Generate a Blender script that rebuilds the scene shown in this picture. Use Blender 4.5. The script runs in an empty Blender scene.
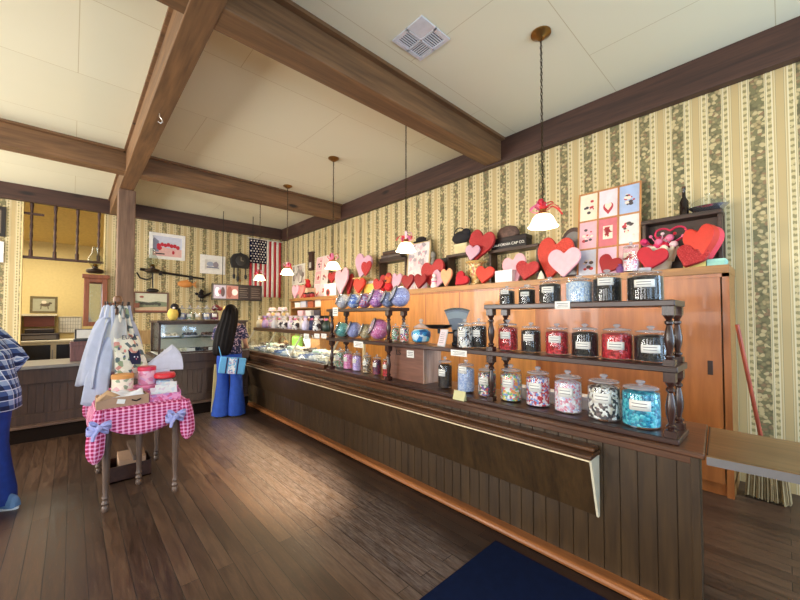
import bpy, bmesh, math, random
from mathutils import Vector, Matrix
RND = random.Random(11)
PI = math.pi
C = bpy.context.scene.collection
def rad(d): return math.radians(d)
# ---------------------------------------------------------------- camera model (800x600 frame)
F = 355.0; PPV = 306.1; PITCH = rad(1.6); CAMZ = 1.5
YAW = math.atan(328.0 / F)
FH = Vector((math.sin(YAW), math.cos(YAW), 0)); RT = Vector((math.cos(YAW), -math.sin(YAW), 0)); UPZ = Vector((0, 0, 1))
FW = FH * math.cos(PITCH) + UPZ * math.sin(PITCH); UP = UPZ * math.cos(PITCH) - FH * math.sin(PITCH)
EYE = Vector((0, 0, CAMZ))
def ray(u, v): return FW + RT * ((u - 400) / F) - UP * ((v - PPV) / F)
def onX(u, v, X): d = ray(u, v); return EYE + d * (X / d.x)
def onY(u, v, Y): d = ray(u, v); return EYE + d * (Y / d.y)
def onZ(u, v, Z): d = ray(u, v); return EYE + d * ((Z - CAMZ) / d.z)
def setup_camera():
    cd = bpy.data.cameras.new('camera'); co = bpy.data.objects.new('camera', cd); C.objects.link(co)
    cd.sensor_width = 36; cd.lens = F / 800 * 36; cd.shift_y = (PPV - 300) / 800; cd.clip_start = .05
    co.location = EYE; co.rotation_euler = (PI / 2 + PITCH, 0, -YAW)
    bpy.context.scene.camera = co
setup_camera()
# ---------------------------------------------------------------- mesh builder
class MB:
    def __init__(s): s.v = []; s.f = []; s.m = []; s.mi = 0; s.M = None
    def add(s, vs, fs, M=None):
        o = len(s.v)
        for p in vs:
            p = Vector(p)
            if M is not None: p = M @ p
            if s.M is not None: p = s.M @ p
            s.v.append(p)
        for f in fs: s.f.append([o + i for i in f]); s.m.append(s.mi)
        return s
    def box(s, x0, y0, z0, x1, y1, z1, M=None):
        if x1 < x0: x0, x1 = x1, x0
        if y1 < y0: y0, y1 = y1, y0
        if z1 < z0: z0, z1 = z1, z0
        vs = [(x0,y0,z0),(x1,y0,z0),(x1,y1,z0),(x0,y1,z0),(x0,y0,z1),(x1,y0,z1),(x1,y1,z1),(x0,y1,z1)]
        return s.add(vs, [(0,3,2,1),(4,5,6,7),(0,1,5,4),(1,2,6,5),(2,3,7,6),(3,0,4,7)], M)
    def cbox(s, c, d, M=None): return s.box(c[0]-d[0]/2, c[1]-d[1]/2, c[2]-d[2]/2, c[0]+d[0]/2, c[1]+d[1]/2, c[2]+d[2]/2, M)
    def lathe(s, prof, c=(0,0,0), seg=20, M=None, sx=1, sy=1):
        vs = []; fs = []; n = len(prof)
        for r, z in prof:
            for k in range(seg):
                a = 2*PI*k/seg; vs.append((c[0]+r*sx*math.cos(a), c[1]+r*sy*math.sin(a), c[2]+z))
        for i in range(n-1):
            for k in range(seg):
                k2 = (k+1) % seg; fs.append((i*seg+k, i*seg+k2, (i+1)*seg+k2, (i+1)*seg+k))
        fs.append(tuple(range(seg-1, -1, -1))); fs.append(tuple((n-1)*seg+k for k in range(seg)))
        return s.add(vs, fs, M)
    def cyl(s, a, b, r, seg=12, r2=None):
        return s.tube([a, b], [r, r if r2 is None else r2], seg)
    def tube(s, pts, r, seg=8, closed=False):
        pts = [Vector(p) for p in pts]; n = len(pts)
        rs = r if isinstance(r, (list, tuple)) else [r]*n
        vs = []; fs = []; prev = None
        for i, p in enumerate(pts):
            if closed: t = pts[(i+1) % n] - pts[i-1]
            else: t = pts[min(i+1, n-1)] - pts[max(i-1, 0)]
            if t.length < 1e-9: t = Vector((0,0,1))
            t.normalize()
            if prev is None:
                a = Vector((0,0,1)) if abs(t.z) < .9 else Vector((1,0,0))
                nrm = t.cross(a).normalized()
            else:
                nrm = prev - t * prev.dot(t)
                nrm = nrm.normalized() if nrm.length > 1e-6 else t.orthogonal().normalized()
            prev = nrm; bn = t.cross(nrm)
            for k in range(seg):
                a = 2*PI*k/seg; vs.append(p + (nrm*math.cos(a) + bn*math.sin(a)) * rs[i])
        for i in range(n if closed else n-1):
            j = (i+1) % n
            for k in range(seg):
                k2 = (k+1) % seg; fs.append((i*seg+k, i*seg+k2, j*seg+k2, j*seg+k))
        if not closed:
            fs.append(tuple(range(seg-1, -1, -1))); fs.append(tuple((n-1)*seg+k for k in range(seg)))
        return s.add(vs, fs)
    def ball(s, c, r, seg=14, rings=9, M=None):
        r = r if isinstance(r, (tuple, list)) else (r, r, r)
        vs = [(c[0], c[1], c[2]-r[2])]; fs = []
        for i in range(1, rings):
            a = -PI/2 + PI*i/rings
            for k in range(seg):
                b = 2*PI*k/seg; vs.append((c[0]+r[0]*math.cos(a)*math.cos(b), c[1]+r[1]*math.cos(a)*math.sin(b), c[2]+r[2]*math.sin(a)))
        vs.append((c[0], c[1], c[2]+r[2])); t = len(vs)-1
        for k in range(seg):
            k2 = (k+1) % seg; fs.append((0, 1+k2, 1+k)); fs.append((t, 1+(rings-2)*seg+k, 1+(rings-2)*seg+k2))
            for i in range(rings-2): fs.append((1+i*seg+k, 1+i*seg+k2, 1+(i+1)*seg+k2, 1+(i+1)*seg+k))
        return s.add(vs, fs, M)
    def prism(s, poly, t0, t1, M=None):
        # polygon in local XY extruded along local Z from t0 to t1
        n = len(poly)
        vs = [(x, y, t0) for x, y in poly] + [(x, y, t1) for x, y in poly]
        fs = [tuple(range(n-1, -1, -1)), tuple(range(n, 2*n))] + [(i, (i+1) % n, n+(i+1) % n, n+i) for i in range(n)]
        return s.add(vs, fs, M)
    def grid(s, fn, nu, nv, closed_u=False):
        vs = [fn(i/(nu if closed_u else nu-1), j/(nv-1)) for j in range(nv) for i in range(nu)]
        fs = []
        for j in range(nv-1):
            for i in range(nu if closed_u else nu-1):
                i2 = (i+1) % nu; fs.append((j*nu+i, j*nu+i2, (j+1)*nu+i2, (j+1)*nu+i))
        return s.add(vs, fs)
    def rings(s, rs, caps=True):
        n = len(rs[0]); vs = [p for r in rs for p in r]; fs = []
        for j in range(len(rs)-1):
            for i in range(n):
                i2 = (i+1) % n; fs.append((j*n+i, j*n+i2, (j+1)*n+i2, (j+1)*n+i))
        if caps: fs.append(tuple(range(n-1, -1, -1))); fs.append(tuple((len(rs)-1)*n+i for i in range(n)))
        return s.add(vs, fs)
    def build(s, name, mat, parent=None, loc=None, bevel=0, smooth=35, sub=0, solid=0, rot=None):
        me = bpy.data.meshes.new(name); off = Vector((0,0,0))
        me.from_pydata([p - off for p in s.v], [], s.f)
        for m in (mat if isinstance(mat, (list, tuple)) else [mat]): me.materials.append(m)
        for p, k in zip(me.polygons, s.m): p.material_index = k
        bm = bmesh.new(); bm.from_mesh(me); bmesh.ops.recalc_face_normals(bm, faces=bm.faces); bm.to_mesh(me); bm.free()
        if smooth:
            for p in me.polygons: p.use_smooth = True
            me.set_sharp_from_angle(angle=rad(smooth))
        o = bpy.data.objects.new(name, me); C.objects.link(o)
        if loc is not None: o.location = loc
        if rot is not None: o.rotation_euler = rot
        if parent: o.parent = parent
        if solid:
            md = o.modifiers.new('solid', 'SOLIDIFY'); md.thickness = solid; md.offset = 0
        if bevel:
            md = o.modifiers.new('bevel', 'BEVEL'); md.width = bevel; md.segments = 2; md.limit_method = 'ANGLE'; md.angle_limit = rad(40)
        if sub:
            md = o.modifiers.new('sub', 'SUBSURF'); md.levels = sub; md.render_levels = sub
        return o
def tag(o, label, cat, group=None, kind=None):
    if label: o['label'] = label
    if cat: o['category'] = cat
    if group: o['group'] = group
    if kind: o['kind'] = kind
    return o
def struct(o): o['kind'] = 'structure'; return o
def thing(name, label, cat, loc=(0,0,0), rotz=0, group=None):
    o = bpy.data.objects.new(name, None); o.empty_display_size = .05; C.objects.link(o)
    o.location = loc; o.rotation_euler = (0, 0, rotz)
    return tag(o, label, cat, group)
def copy_tree(o, parent=None):
    c = o.copy(); C.objects.link(c)
    if parent is not None: c.parent = parent
    for ch in list(o.children): copy_tree(ch, c)
    return c
# ---------------------------------------------------------------- materials
MATS = {}
def s2l(c):
    def f(x): x /= 255.0; return x/12.92 if x <= .04045 else ((x+.055)/1.055)**2.4
    return (f(c[0]), f(c[1]), f(c[2]), 1)
class NT:
    def __init__(s, name):
        s.m = bpy.data.materials.new(name); s.m.use_nodes = True; s.t = s.m.node_tree; s.n = s.t.nodes; s.L = s.t.links
        s.b = s.n['Principled BSDF']; s.out = s.n['Material Output']
    def new(s, t, **k):
        n = s.n.new(t)
        for a, v in k.items():
            if a in n.inputs.keys() if isinstance(a, str) else False: n.inputs[a].default_value = v
            else: setattr(n, a, v)
        return n
    def link(s, a, b): s.L.new(a, b)
    def ramp(s, fac, stops, interp='LINEAR'):
        r = s.n.new('ShaderNodeValToRGB'); r.color_ramp.interpolation = interp
        e = r.color_ramp.elements
        while len(e) < len(stops): e.new(.5)
        for el, (p, c) in zip(e, stops): el.position = p; el.color = c
        s.link(fac, r.inputs[0]); return r.outputs[0]
    def coords(s, scale=(1,1,1), kind='Object', rot=(0,0,0)):
        t = s.n.new('ShaderNodeTexCoord'); mp = s.n.new('ShaderNodeMapping'); mp.inputs['Scale'].default_value = scale; mp.inputs['Rotation'].default_value = rot
        s.link(t.outputs[kind], mp.inputs[0]); return mp.outputs[0]
    def noise(s, vec, scale=5, detail=4, rough=.5, dist=0):
        n = s.n.new('ShaderNodeTexNoise'); n.inputs['Scale'].default_value = scale; n.inputs['Detail'].default_value = detail; n.inputs['Roughness'].default_value = rough; n.inputs['Distortion'].default_value = dist
        s.link(vec, n.inputs['Vector']); return n.outputs[0]
    def mix(s, fac, a, b, mode='MIX'):
        n = s.n.new('ShaderNodeMix'); n.data_type = 'RGBA'; n.blend_type = mode
        for i, v in ((0, fac), (6, a), (7, b)):
            if hasattr(v, 'links') or isinstance(v, bpy.types.NodeSocket): s.link(v, n.inputs[i])
            else: n.inputs[i].default_value = v
        return n.outputs[2]
    def math(s, op, a, b=None, c=None):
        n = s.n.new('ShaderNodeMath'); n.operation = op
        for i, v in enumerate((a, b, c)):
            if v is None: continue
            if isinstance(v, bpy.types.NodeSocket): s.link(v, n.inputs[i])
            else: n.inputs[i].default_value = v
        return n.outputs[0]
    def bump(s, h, strength=.2, dist=.01):
        n = s.n.new('ShaderNodeBump'); n.inputs['Strength'].default_value = strength; n.inputs['Distance'].default_value = dist
        s.link(h, n.inputs['Height']); s.link(n.outputs[0], s.b.inputs['Normal'])
def plain(name, col, rough=.5, metal=0, spec=.5, var=.06, sheen=0, coat=0):
    if name in MATS: return MATS[name]
    t = NT(name); c = s2l(col)
    v = t.coords(); n = t.noise(v, 18, 3)
    d = tuple(x*(1-var) for x in c[:3]) + (1,); e = tuple(min(1, x*(1+var)) for x in c[:3]) + (1,)
    t.link(t.ramp(n, [(.3, d), (.7, e)]), t.b.inputs['Base Color'])
    t.b.inputs['Roughness'].default_value = rough; t.b.inputs['Metallic'].default_value = metal
    t.b.inputs['Specular IOR Level'].default_value = spec; t.b.inputs['Coat Weight'].default_value = coat; t.b.inputs['Sheen Weight'].default_value = sheen
    MATS[name] = t.m; return t.m
def wood(name, dark, light, axis='z', scale=14, stretch=14, rough=.4, knots=False, coat=0, spec=.5):
    if name in MATS: return MATS[name]
    t = NT(name); sc = {'x': (1/stretch,1,1), 'y': (1,1/stretch,1), 'z': (1,1,1/stretch)}[axis]
    v = t.coords(sc); n = t.noise(v, scale, 6, .6, 1.2); n2 = t.noise(v, scale*6, 3)
    col = t.ramp(n, [(.28, s2l(dark)), (.5, s2l([ (a+b)/2 for a, b in zip(dark, light)])), (.72, s2l(light))])
    col = t.mix(.25, col, t.ramp(n2, [(.35, s2l([x*.6 for x in dark])), (.65, s2l(light))]))
    if knots:
        vv = t.coords({'x': (.35,1,1), 'y': (1,.35,1), 'z': (1,1,.35)}[axis]); vo = t.new('ShaderNodeTexVoronoi'); vo.inputs['Scale'].default_value = 2.6; t.link(vv, vo.inputs['Vector'])
        k = t.ramp(vo.outputs['Distance'], [(.06, (1,1,1,1)), (.13, (0,0,0,1))]); col = t.mix(k, col, s2l([x*.4 for x in dark]))
    t.link(col, t.b.inputs['Base Color']); t.b.inputs['Roughness'].default_value = rough; t.b.inputs['Coat Weight'].default_value = coat; t.b.inputs['Specular IOR Level'].default_value = spec
    t.bump(n2, .12, .004); MATS[name] = t.m; return t.m
def speck(name, cols, scale=40, rough=.35, bump=.5, coat=0):
    """candy-like cells each of one colour from a palette"""
    if name in MATS: return MATS[name]
    t = NT(name); v = t.coords(); vo = t.new('ShaderNodeTexVoronoi'); vo.inputs['Scale'].default_value = scale; t.link(v, vo.inputs['Vector'])
    sp = t.new('ShaderNodeSeparateColor'); t.link(vo.outputs['Color'], sp.inputs[0])
    n = len(cols); col = t.ramp(sp.outputs[0], [(i/n, s2l(c)) for i, c in enumerate(cols)], 'CONSTANT')
    t.link(col, t.b.inputs['Base Color']); t.b.inputs['Roughness'].default_value = rough; t.b.inputs['Coat Weight'].default_value = coat
    inv = t.math('SUBTRACT', 1.0, vo.outputs['Distance']); t.bump(inv, bump, .01)
    MATS[name] = t.m; return t.m
def glitter(name, col, rough=.45):
    if name in MATS: return MATS[name]
    t = NT(name); v = t.coords(); vo = t.new('ShaderNodeTexVoronoi'); vo.inputs['Scale'].default_value = 260; t.link(v, vo.inputs['Vector'])
    sp = t.new('ShaderNodeSeparateColor'); t.link(vo.outputs['Color'], sp.inputs[0]); c = s2l(col)
    t.link(t.ramp(sp.outputs[0], [(.0, tuple(x*.6 for x in c[:3])+(1,)), (.6, c), (.93, tuple(min(1, x*1.3+.05) for x in c[:3])+(1,))]), t.b.inputs['Base Color'])
    t.b.inputs['Roughness'].default_value = rough; t.bump(sp.outputs[1], .4, .003)
    MATS[name] = t.m; return t.m
def glass(name='clear_glass', tint=(250,253,255), refl=1.0):
    if name in MATS: return MATS[name]
    t = NT(name); t.n.remove(t.b)
    tr = t.new('ShaderNodeBsdfTransparent'); tr.inputs[0].default_value = s2l(tint); gl = t.new('ShaderNodeBsdfGlossy'); gl.inputs['Roughness'].default_value = .04
    lw = t.new('ShaderNodeLayerWeight'); lw.inputs[0].default_value = .5; f = t.math('MINIMUM', t.math('MULTIPLY', t.math('ADD', t.math('MULTIPLY', t.math('POWER', lw.outputs['Facing'], 4.0), .75), .045), refl), .9)
    mx = t.new('ShaderNodeMixShader'); t.link(f, mx.inputs[0]); t.link(tr.outputs[0], mx.inputs[1]); t.link(gl.outputs[0], mx.inputs[2]); t.link(mx.outputs[0], t.out.inputs[0])
    MATS[name] = t.m; return t.m
def emit(name, col, strength, base=None):
    if name in MATS: return MATS[name]
    t = NT(name); t.b.inputs['Base Color'].default_value = s2l(base or col); t.b.inputs['Emission Color'].default_value = s2l(col); t.b.inputs['Emission Strength'].default_value = strength
    MATS[name] = t.m; return t.m
def wallpaper():
    t = NT('striped_floral_wallpaper'); g = t.new('ShaderNodeNewGeometry'); sx = t.new('ShaderNodeSeparateXYZ'); t.link(g.outputs['Position'], sx.inputs[0])
    s = t.math('ADD', sx.outputs[0], sx.outputs[1]); p = t.math('FRACT', t.math('DIVIDE', t.math('ADD', s, -.07), .285))
    tri = t.math('MULTIPLY', t.math('ABSOLUTE', t.math('SUBTRACT', p, .5)), 2.0)
    g1 = t.noise(g.outputs['Position'], 46, 3, .6, .6)
    vo = t.new('ShaderNodeTexVoronoi'); vo.inputs['Scale'].default_value = 34; t.link(g.outputs['Position'], vo.inputs['Vector'])
    vc = t.new('ShaderNodeSeparateColor'); t.link(vo.outputs['Color'], vc.inputs[0])
    cream = s2l((218,202,158)); tan = s2l((196,172,122)); line = s2l((150,138,98)); light = s2l((226,214,176))
    flor = t.ramp(vc.outputs[0], [(0, s2l((120,116,80))), (.3, s2l((140,132,92))), (.5, s2l((176,156,110))), (.68, s2l((144,116,84))), (.8, s2l((200,182,134)))], 'CONSTANT')
    flor = t.mix(t.ramp(vo.outputs['Distance'], [(.5, (0,0,0,1)), (.85, (1,1,1,1))]), flor, s2l((96,92,64)))
    wv = t.math('SINE', t.math('MULTIPLY', sx.outputs[2], 2*PI/.055)); leafm = t.ramp(t.math('ADD', g1, t.math('MULTIPLY', wv, .16)), [(.42, (0,0,0,1)), (.5, (1,1,1,1))])
    leaf = t.mix(leafm, s2l((150,138,94)), s2l((212,194,144)))
    base = t.ramp(tri, [(0, tan), (.17, line), (.19, cream), (.24, tan), (.3, light), (.56, light), (.60, line), (.62, cream), (.66, cream)], 'CONSTANT')
    isleaf = t.ramp(tri, [(0, (0,0,0,1)), (.37, (1,1,1,1)), (.54, (0,0,0,1))], 'CONSTANT')
    isfl = t.ramp(tri, [(0, (0,0,0,1)), (.67, (1,1,1,1))], 'CONSTANT')
    col = t.mix(isleaf, base, leaf); col = t.mix(isfl, col, flor)
    n2 = t.noise(g.outputs['Position'], 1.3, 3); col = t.mix(t.math('MULTIPLY', n2, .14), col, s2l((150,120,70)), 'MIX')
    t.link(col, t.b.inputs['Base Color']); t.b.inputs['Roughness'].default_value = .6; return t.m
def floorboards():
    t = NT('worn_floorboards'); g = t.new('ShaderNodeNewGeometry'); sx = t.new('ShaderNodeSeparateXYZ'); t.link(g.outputs['Position'], sx.inputs[0])
    cb = t.new('ShaderNodeCombineXYZ'); t.link(sx.outputs[1], cb.inputs[0]); t.link(sx.outputs[0], cb.inputs[1])
    br = t.new('ShaderNodeTexBrick'); br.offset = .37; br.inputs['Scale'].default_value = 1; br.inputs['Brick Width'].default_value = 2.3; br.inputs['Row Height'].default_value = .094; br.inputs['Mortar Size'].default_value = .0022; br.inputs['Mortar Smooth'].default_value = .3
    br.inputs['Color1'].default_value = (0,0,0,1); br.inputs['Color2'].default_value = (1,1,1,1); br.inputs['Mortar'].default_value = (.5,.5,.5,1)
    t.link(cb.outputs[0], br.inputs['Vector'])
    mp = t.new('ShaderNodeMapping'); mp.inputs['Scale'].default_value = (1, 9, 1); t.link(cb.outputs[0], mp.inputs[0])
    vadd = t.new('ShaderNodeVectorMath'); vadd.operation = 'ADD'; t.link(mp.outputs[0], vadd.inputs[0])
    k = t.new('ShaderNodeVectorMath'); k.operation = 'MULTIPLY'; t.link(br.outputs['Color'], k.inputs[0]); k.inputs[1].default_value = (31, 17, 5); t.link(k.outputs[0], vadd.inputs[1])
    n = t.noise(vadd.outputs[0], 3.2, 7, .62, .8); n2 = t.noise(vadd.outputs[0], 22, 4, .6)
    tone = t.math('ADD', t.math('MULTIPLY', br.outputs['Color'], .24), t.math('MULTIPLY', n, .80))
    col = t.ramp(tone, [(.22, s2l((38,26,20))), (.42, s2l((66,46,35))), (.6, s2l((90,66,50))), (.85, s2l((118,92,72)))])
    col = t.mix(t.math('MULTIPLY', n2, .35), col, s2l((38,24,18)))
    sc = t.noise(mp.outputs[0], 7.5, 8, .75, 0); w = t.noise(g.outputs['Position'], 1.1, 3)
    wear = t.math('MULTIPLY', t.ramp(sc, [(.60, (0,0,0,1)), (.70, (1,1,1,1))]), t.ramp(w, [(.45, (0,0,0,1)), (.65, (.6,.6,.6,1))]))
    col = t.mix(wear, col, s2l((150,126,104)))
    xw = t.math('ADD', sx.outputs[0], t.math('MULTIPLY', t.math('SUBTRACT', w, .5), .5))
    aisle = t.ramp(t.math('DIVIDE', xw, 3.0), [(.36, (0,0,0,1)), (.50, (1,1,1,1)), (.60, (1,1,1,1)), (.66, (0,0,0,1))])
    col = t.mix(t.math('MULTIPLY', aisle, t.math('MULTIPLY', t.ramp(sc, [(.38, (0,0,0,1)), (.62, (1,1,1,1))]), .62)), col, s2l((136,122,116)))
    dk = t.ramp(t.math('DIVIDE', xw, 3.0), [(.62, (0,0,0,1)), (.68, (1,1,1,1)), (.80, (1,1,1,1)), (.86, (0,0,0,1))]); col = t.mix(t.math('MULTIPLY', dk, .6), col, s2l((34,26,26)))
    col = t.mix(br.outputs['Fac'], col, s2l((20,12,9)))
    t.link(col, t.b.inputs['Base Color'])
    r = t.ramp(n, [(.3, (.30,.30,.30,1)), (.75, (.52,.52,.52,1))]); t.link(r, t.b.inputs['Roughness'])
    h = t.math('SUBTRACT', t.math('MULTIPLY', n2, .15), br.outputs['Fac']); t.bump(h, .35, .006)
    return t.m
def ceil_mat():
    t = NT('cream_ceiling_board'); g = t.new('ShaderNodeNewGeometry')
    br = t.new('ShaderNodeTexBrick'); br.offset = .5; br.inputs['Brick Width'].default_value = 2.4; br.inputs['Row Height'].default_value = 1.22; br.inputs['Scale'].default_value = 1; br.inputs['Mortar Size'].default_value = .003
    br.inputs['Color1'].default_value = s2l((230,226,200)); br.inputs['Color2'].default_value = s2l((226,222,196)); br.inputs['Mortar'].default_value = s2l((196,184,146))
    t.link(g.outputs['Position'], br.inputs['Vector'])
    n = t.noise(g.outputs['Position'], .8, 3); c = t.mix(t.math('MULTIPLY', n, .18), br.outputs[0], s2l((196,178,128)))
    t.link(c, t.b.inputs['Base Color']); t.b.inputs['Roughness'].default_value = .8; return t.m
def gingham(name, size=.036):
    if name in MATS: return MATS[name]
    t = NT(name); v = t.coords((1/size, 1/size, 1), 'UV'); sx = t.new('ShaderNodeSeparateXYZ'); t.link(v, sx.inputs[0])
    def band(o): return t.ramp(t.math('FRACT', o), [(0, (0,0,0,1)), (.40, (1,1,1,1))], 'CONSTANT')
    a = band(sx.outputs[0]); b = band(sx.outputs[1]); both = t.math('MULTIPLY', a, b); one = t.math('MAXIMUM', a, b)
    col = t.mix(one, s2l((240,190,216)), s2l((226,132,180))); col = t.mix(both, col, s2l((160,14,74)))
    t.link(col, t.b.inputs['Base Color']); t.b.inputs['Roughness'].default_value = .8
    MATS[name] = t.m; return t.m
def plaid(name):
    if name in MATS: return MATS[name]
    t = NT(name); v = t.coords((1/.075, 1/.075, 1/.075)); sx = t.new('ShaderNodeSeparateXYZ'); t.link(v, sx.inputs[0]); h = t.math('ADD', sx.outputs[0], sx.outputs[1])
    def w(o, ph, wd): return t.ramp(t.math('FRACT', t.math('ADD', o, ph)), [(0, (0,0,0,1)), (1-wd, (1,1,1,1))], 'CONSTANT')
    A = w(h, 0, .42); B = w(sx.outputs[2], 0, .42); c = t.math('MULTIPLY', t.math('ADD', A, B), .5)
    col = t.ramp(c, [(0, s2l((150,168,200))), (.4, s2l((62,84,136))), (.9, s2l((22,32,72)))], 'CONSTANT')
    l1 = t.math('MAXIMUM', w(h, .45, .07), w(sx.outputs[2], .45, .07)); col = t.mix(l1, col, s2l((226,230,238)))
    t.link(col, t.b.inputs['Base Color']); t.b.inputs['Roughness'].default_value = .85; MATS[name] = t.m; return t.m
def uvmesh(name, verts, faces, uvs, mat, parent=None, solid=0):
    me = bpy.data.meshes.new(name); me.from_pydata(verts, [], faces); ul = me.uv_layers.new(name='UVMap')
    for l in me.loops: ul.data[l.index].uv = uvs[l.vertex_index]
    me.materials.append(mat)
    for p in me.polygons: p.use_smooth = True
    o = bpy.data.objects.new(name, me); C.objects.link(o)
    if parent: o.parent = parent
    if solid: md = o.modifiers.new('solid', 'SOLIDIFY'); md.thickness = solid; md.offset = 0
    return o
def frame4(m, x0, z0, x1, z1, t, y0, y1):
    m.box(x0, y0, z0, x0+t, y1, z1); m.box(x1-t, y0, z0, x1, y1, z1); m.box(x0+t, y0, z0, x1-t, y1, z0+t); m.box(x0+t, y0, z1-t, x1-t, y1, z1)
# ================================================================ the room
WX, WY = 4.5, 9.9            # right wall, back wall
CZ = 4.0                     # ceiling
WP = wallpaper()
M_BEAM = {ax: wood('stained_beam_' + ax, (86,60,38), (142,104,68), ax, 7, 16, .55, True) for ax in 'xyz'}
M_BEAMD = {ax: wood('dark_beam_' + ax, (50,30,24), (84,54,42), ax, 7, 16, .55, True) for ax in 'xyz'}
M_POST = wood('weathered_post', (94,70,56), (144,114,92), 'z', 7, 12, .6, True)
M_YEL = plain('yellow_plaster', (228,208,150), .8, var=.04)
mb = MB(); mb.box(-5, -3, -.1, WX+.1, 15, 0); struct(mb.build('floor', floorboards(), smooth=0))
mb = MB(); mb.box(-5, -3, CZ, WX+.1, WY+.1, CZ+.1); struct(mb.build('ceiling', ceil_mat(), smooth=0))
mb = MB(); mb.box(WX, -3, 0, WX+.1, WY+.1, CZ); struct(mb.build('wall_right', WP, smooth=0))
OX0, OX1 = -.74, .50         # opening in the back wall
mb = MB(); mb.box(-5, WY, 0, OX0, WY+.12, CZ); mb.box(OX1, WY, 0, WX, WY+.12, CZ); mb.box(OX0, WY, 3.75, OX1, WY+.12, CZ)
struct(mb.build('wall_back', WP, smooth=0))
mb = MB(); mb.box(OX0, WY-.01, 0, OX0+.02, WY+.14, 3.75); mb.box(OX1-.02, WY-.01, 0, OX1, WY+.14, 3.75); struct(mb.build('trim_jambs', M_YEL, smooth=0))
# beams
def beam(n, a, b, mat): m = MB(); m.box(*a, *b); return struct(m.build('trim_%d' % n, mat, bevel=.008, smooth=0))
beam(1, (-5, 2.66, 3.69), (WX-.1, 2.92, CZ), M_BEAM['x'])
beam(2, (-5, 6.72, 3.69), (WX-.1, 6.96, CZ), M_BEAM['x'])
beam(3, (-5, WY-.12, 3.70), (WX-.1, WY, CZ), M_BEAMD['x'])
beam(4, (WX-.1, -3, 3.66), (WX, WY-.12, CZ), M_BEAMD['y'])
beam(5, (.555, -3, 3.685), (.755, WY-.12, CZ), M_BEAM['y'])
mb = MB(); mb.box(.545, 7.66, 0, .785, 7.9, 3.685); struct(mb.build('trim_6', M_POST, bevel=.012, smooth=0))
# thin ledge strips along the beams
mb = MB(); mb.box(-5, 2.60, CZ-.035, WX-.1, 2.66, CZ); mb.box(-5, 6.66, CZ-.03, WX-.1, 6.72, CZ); mb.box(-5, 2.92, CZ-.03, WX-.1, 2.96, CZ)
mb.box(.755, -3, CZ-.03, .785, WY-.12, CZ); mb.box(.525, -3, CZ-.03, .555, WY-.12, CZ); struct(mb.build('trim_7', M_BEAM['x'], smooth=0))
# ---- room seen through the opening
mb = MB(); mb.box(-4, 13.5, 0, 3, 13.6, 4.2); mb.box(-4, WY+.12, 0, -3.9, 13.5, 4.2); mb.box(1.9, WY+.12, 0, 2, 13.5, 4.2); struct(mb.build('wall_far', M_YEL, smooth=0))
mb = MB(); mb.add([(-4,13.5,3.5),(2,13.5,3.5),(2,WY+.1,4.6),(-4,WY+.1,4.6),(-4,13.5,3.6),(2,13.5,3.6),(2,WY+.1,4.7),(-4,WY+.1,4.7)], [(0,1,2,3),(7,6,5,4),(0,4,5,1),(1,5,6,2),(2,6,7,3),(3,7,4,0)])
struct(mb.build('ceiling_far', plain('warm_sloping_ceiling', (232,206,142), .8), smooth=0))
# ---- wall behind the camera with its shop windows
mb = MB()
FY = -2.6; ws = [(-4.2,-2.4), (-1.6,.2), (1.4,2.5), (2.95,4.2)]
xs = [-5] + [x for w in ws for x in w] + [WX]
for i in range(0, len(xs), 2): mb.box(xs[i], FY-.1, 0, xs[i+1], FY, CZ)
for a, b in ws: mb.box(a, FY-.1, 0, b, FY, .7); mb.box(a, FY-.1, 2.9, b, FY, CZ)
struct(mb.build('wall_front', M_YEL, smooth=0))
for i, (a, b) in enumerate(ws):
    m = MB(); m.box(a, FY-.06, .7, a+.06, FY, 2.9); m.box(b-.06, FY-.06, .7, b, FY, 2.9); m.box(a, FY-.06, .7, b, FY, .76); m.box(a, FY-.06, 2.84, b, FY, 2.9); m.box((a+b)/2-.03, FY-.06, .7, (a+b)/2+.03, FY, 2.9); m.box(a, FY-.06, 2.1, b, FY, 2.15)
    struct(m.build('window_%d' % (i+1), M_BEAMD['z'], smooth=0))
# ---- lights and sky
w = bpy.data.worlds.new('world'); bpy.context.scene.world = w; w.use_nodes = True
bg = w.node_tree.nodes['Background']; bg.inputs[0].default_value = (.86, .93, 1, 1); bg.inputs[1].default_value = 1.0
def area(name, loc, rot, sx, sy, energy, col):
    l = bpy.data.lights.new(name, 'AREA'); l.shape = 'RECTANGLE'; l.size = sx; l.size_y = sy; l.energy = energy; l.color = col
    o = bpy.data.objects.new(name, l); C.objects.link(o); o.location = loc; o.rotation_euler = rot; return o
for i, (a, b) in enumerate(ws):
    area('window_daylight', ((a+b)/2, FY+.02, 1.8), (-PI/2, 0, PI) if False else (PI/2, 0, 0), b-a-.1, 2.1, [60, 70, 40, 120][i], (.52, .74, 1))
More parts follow.
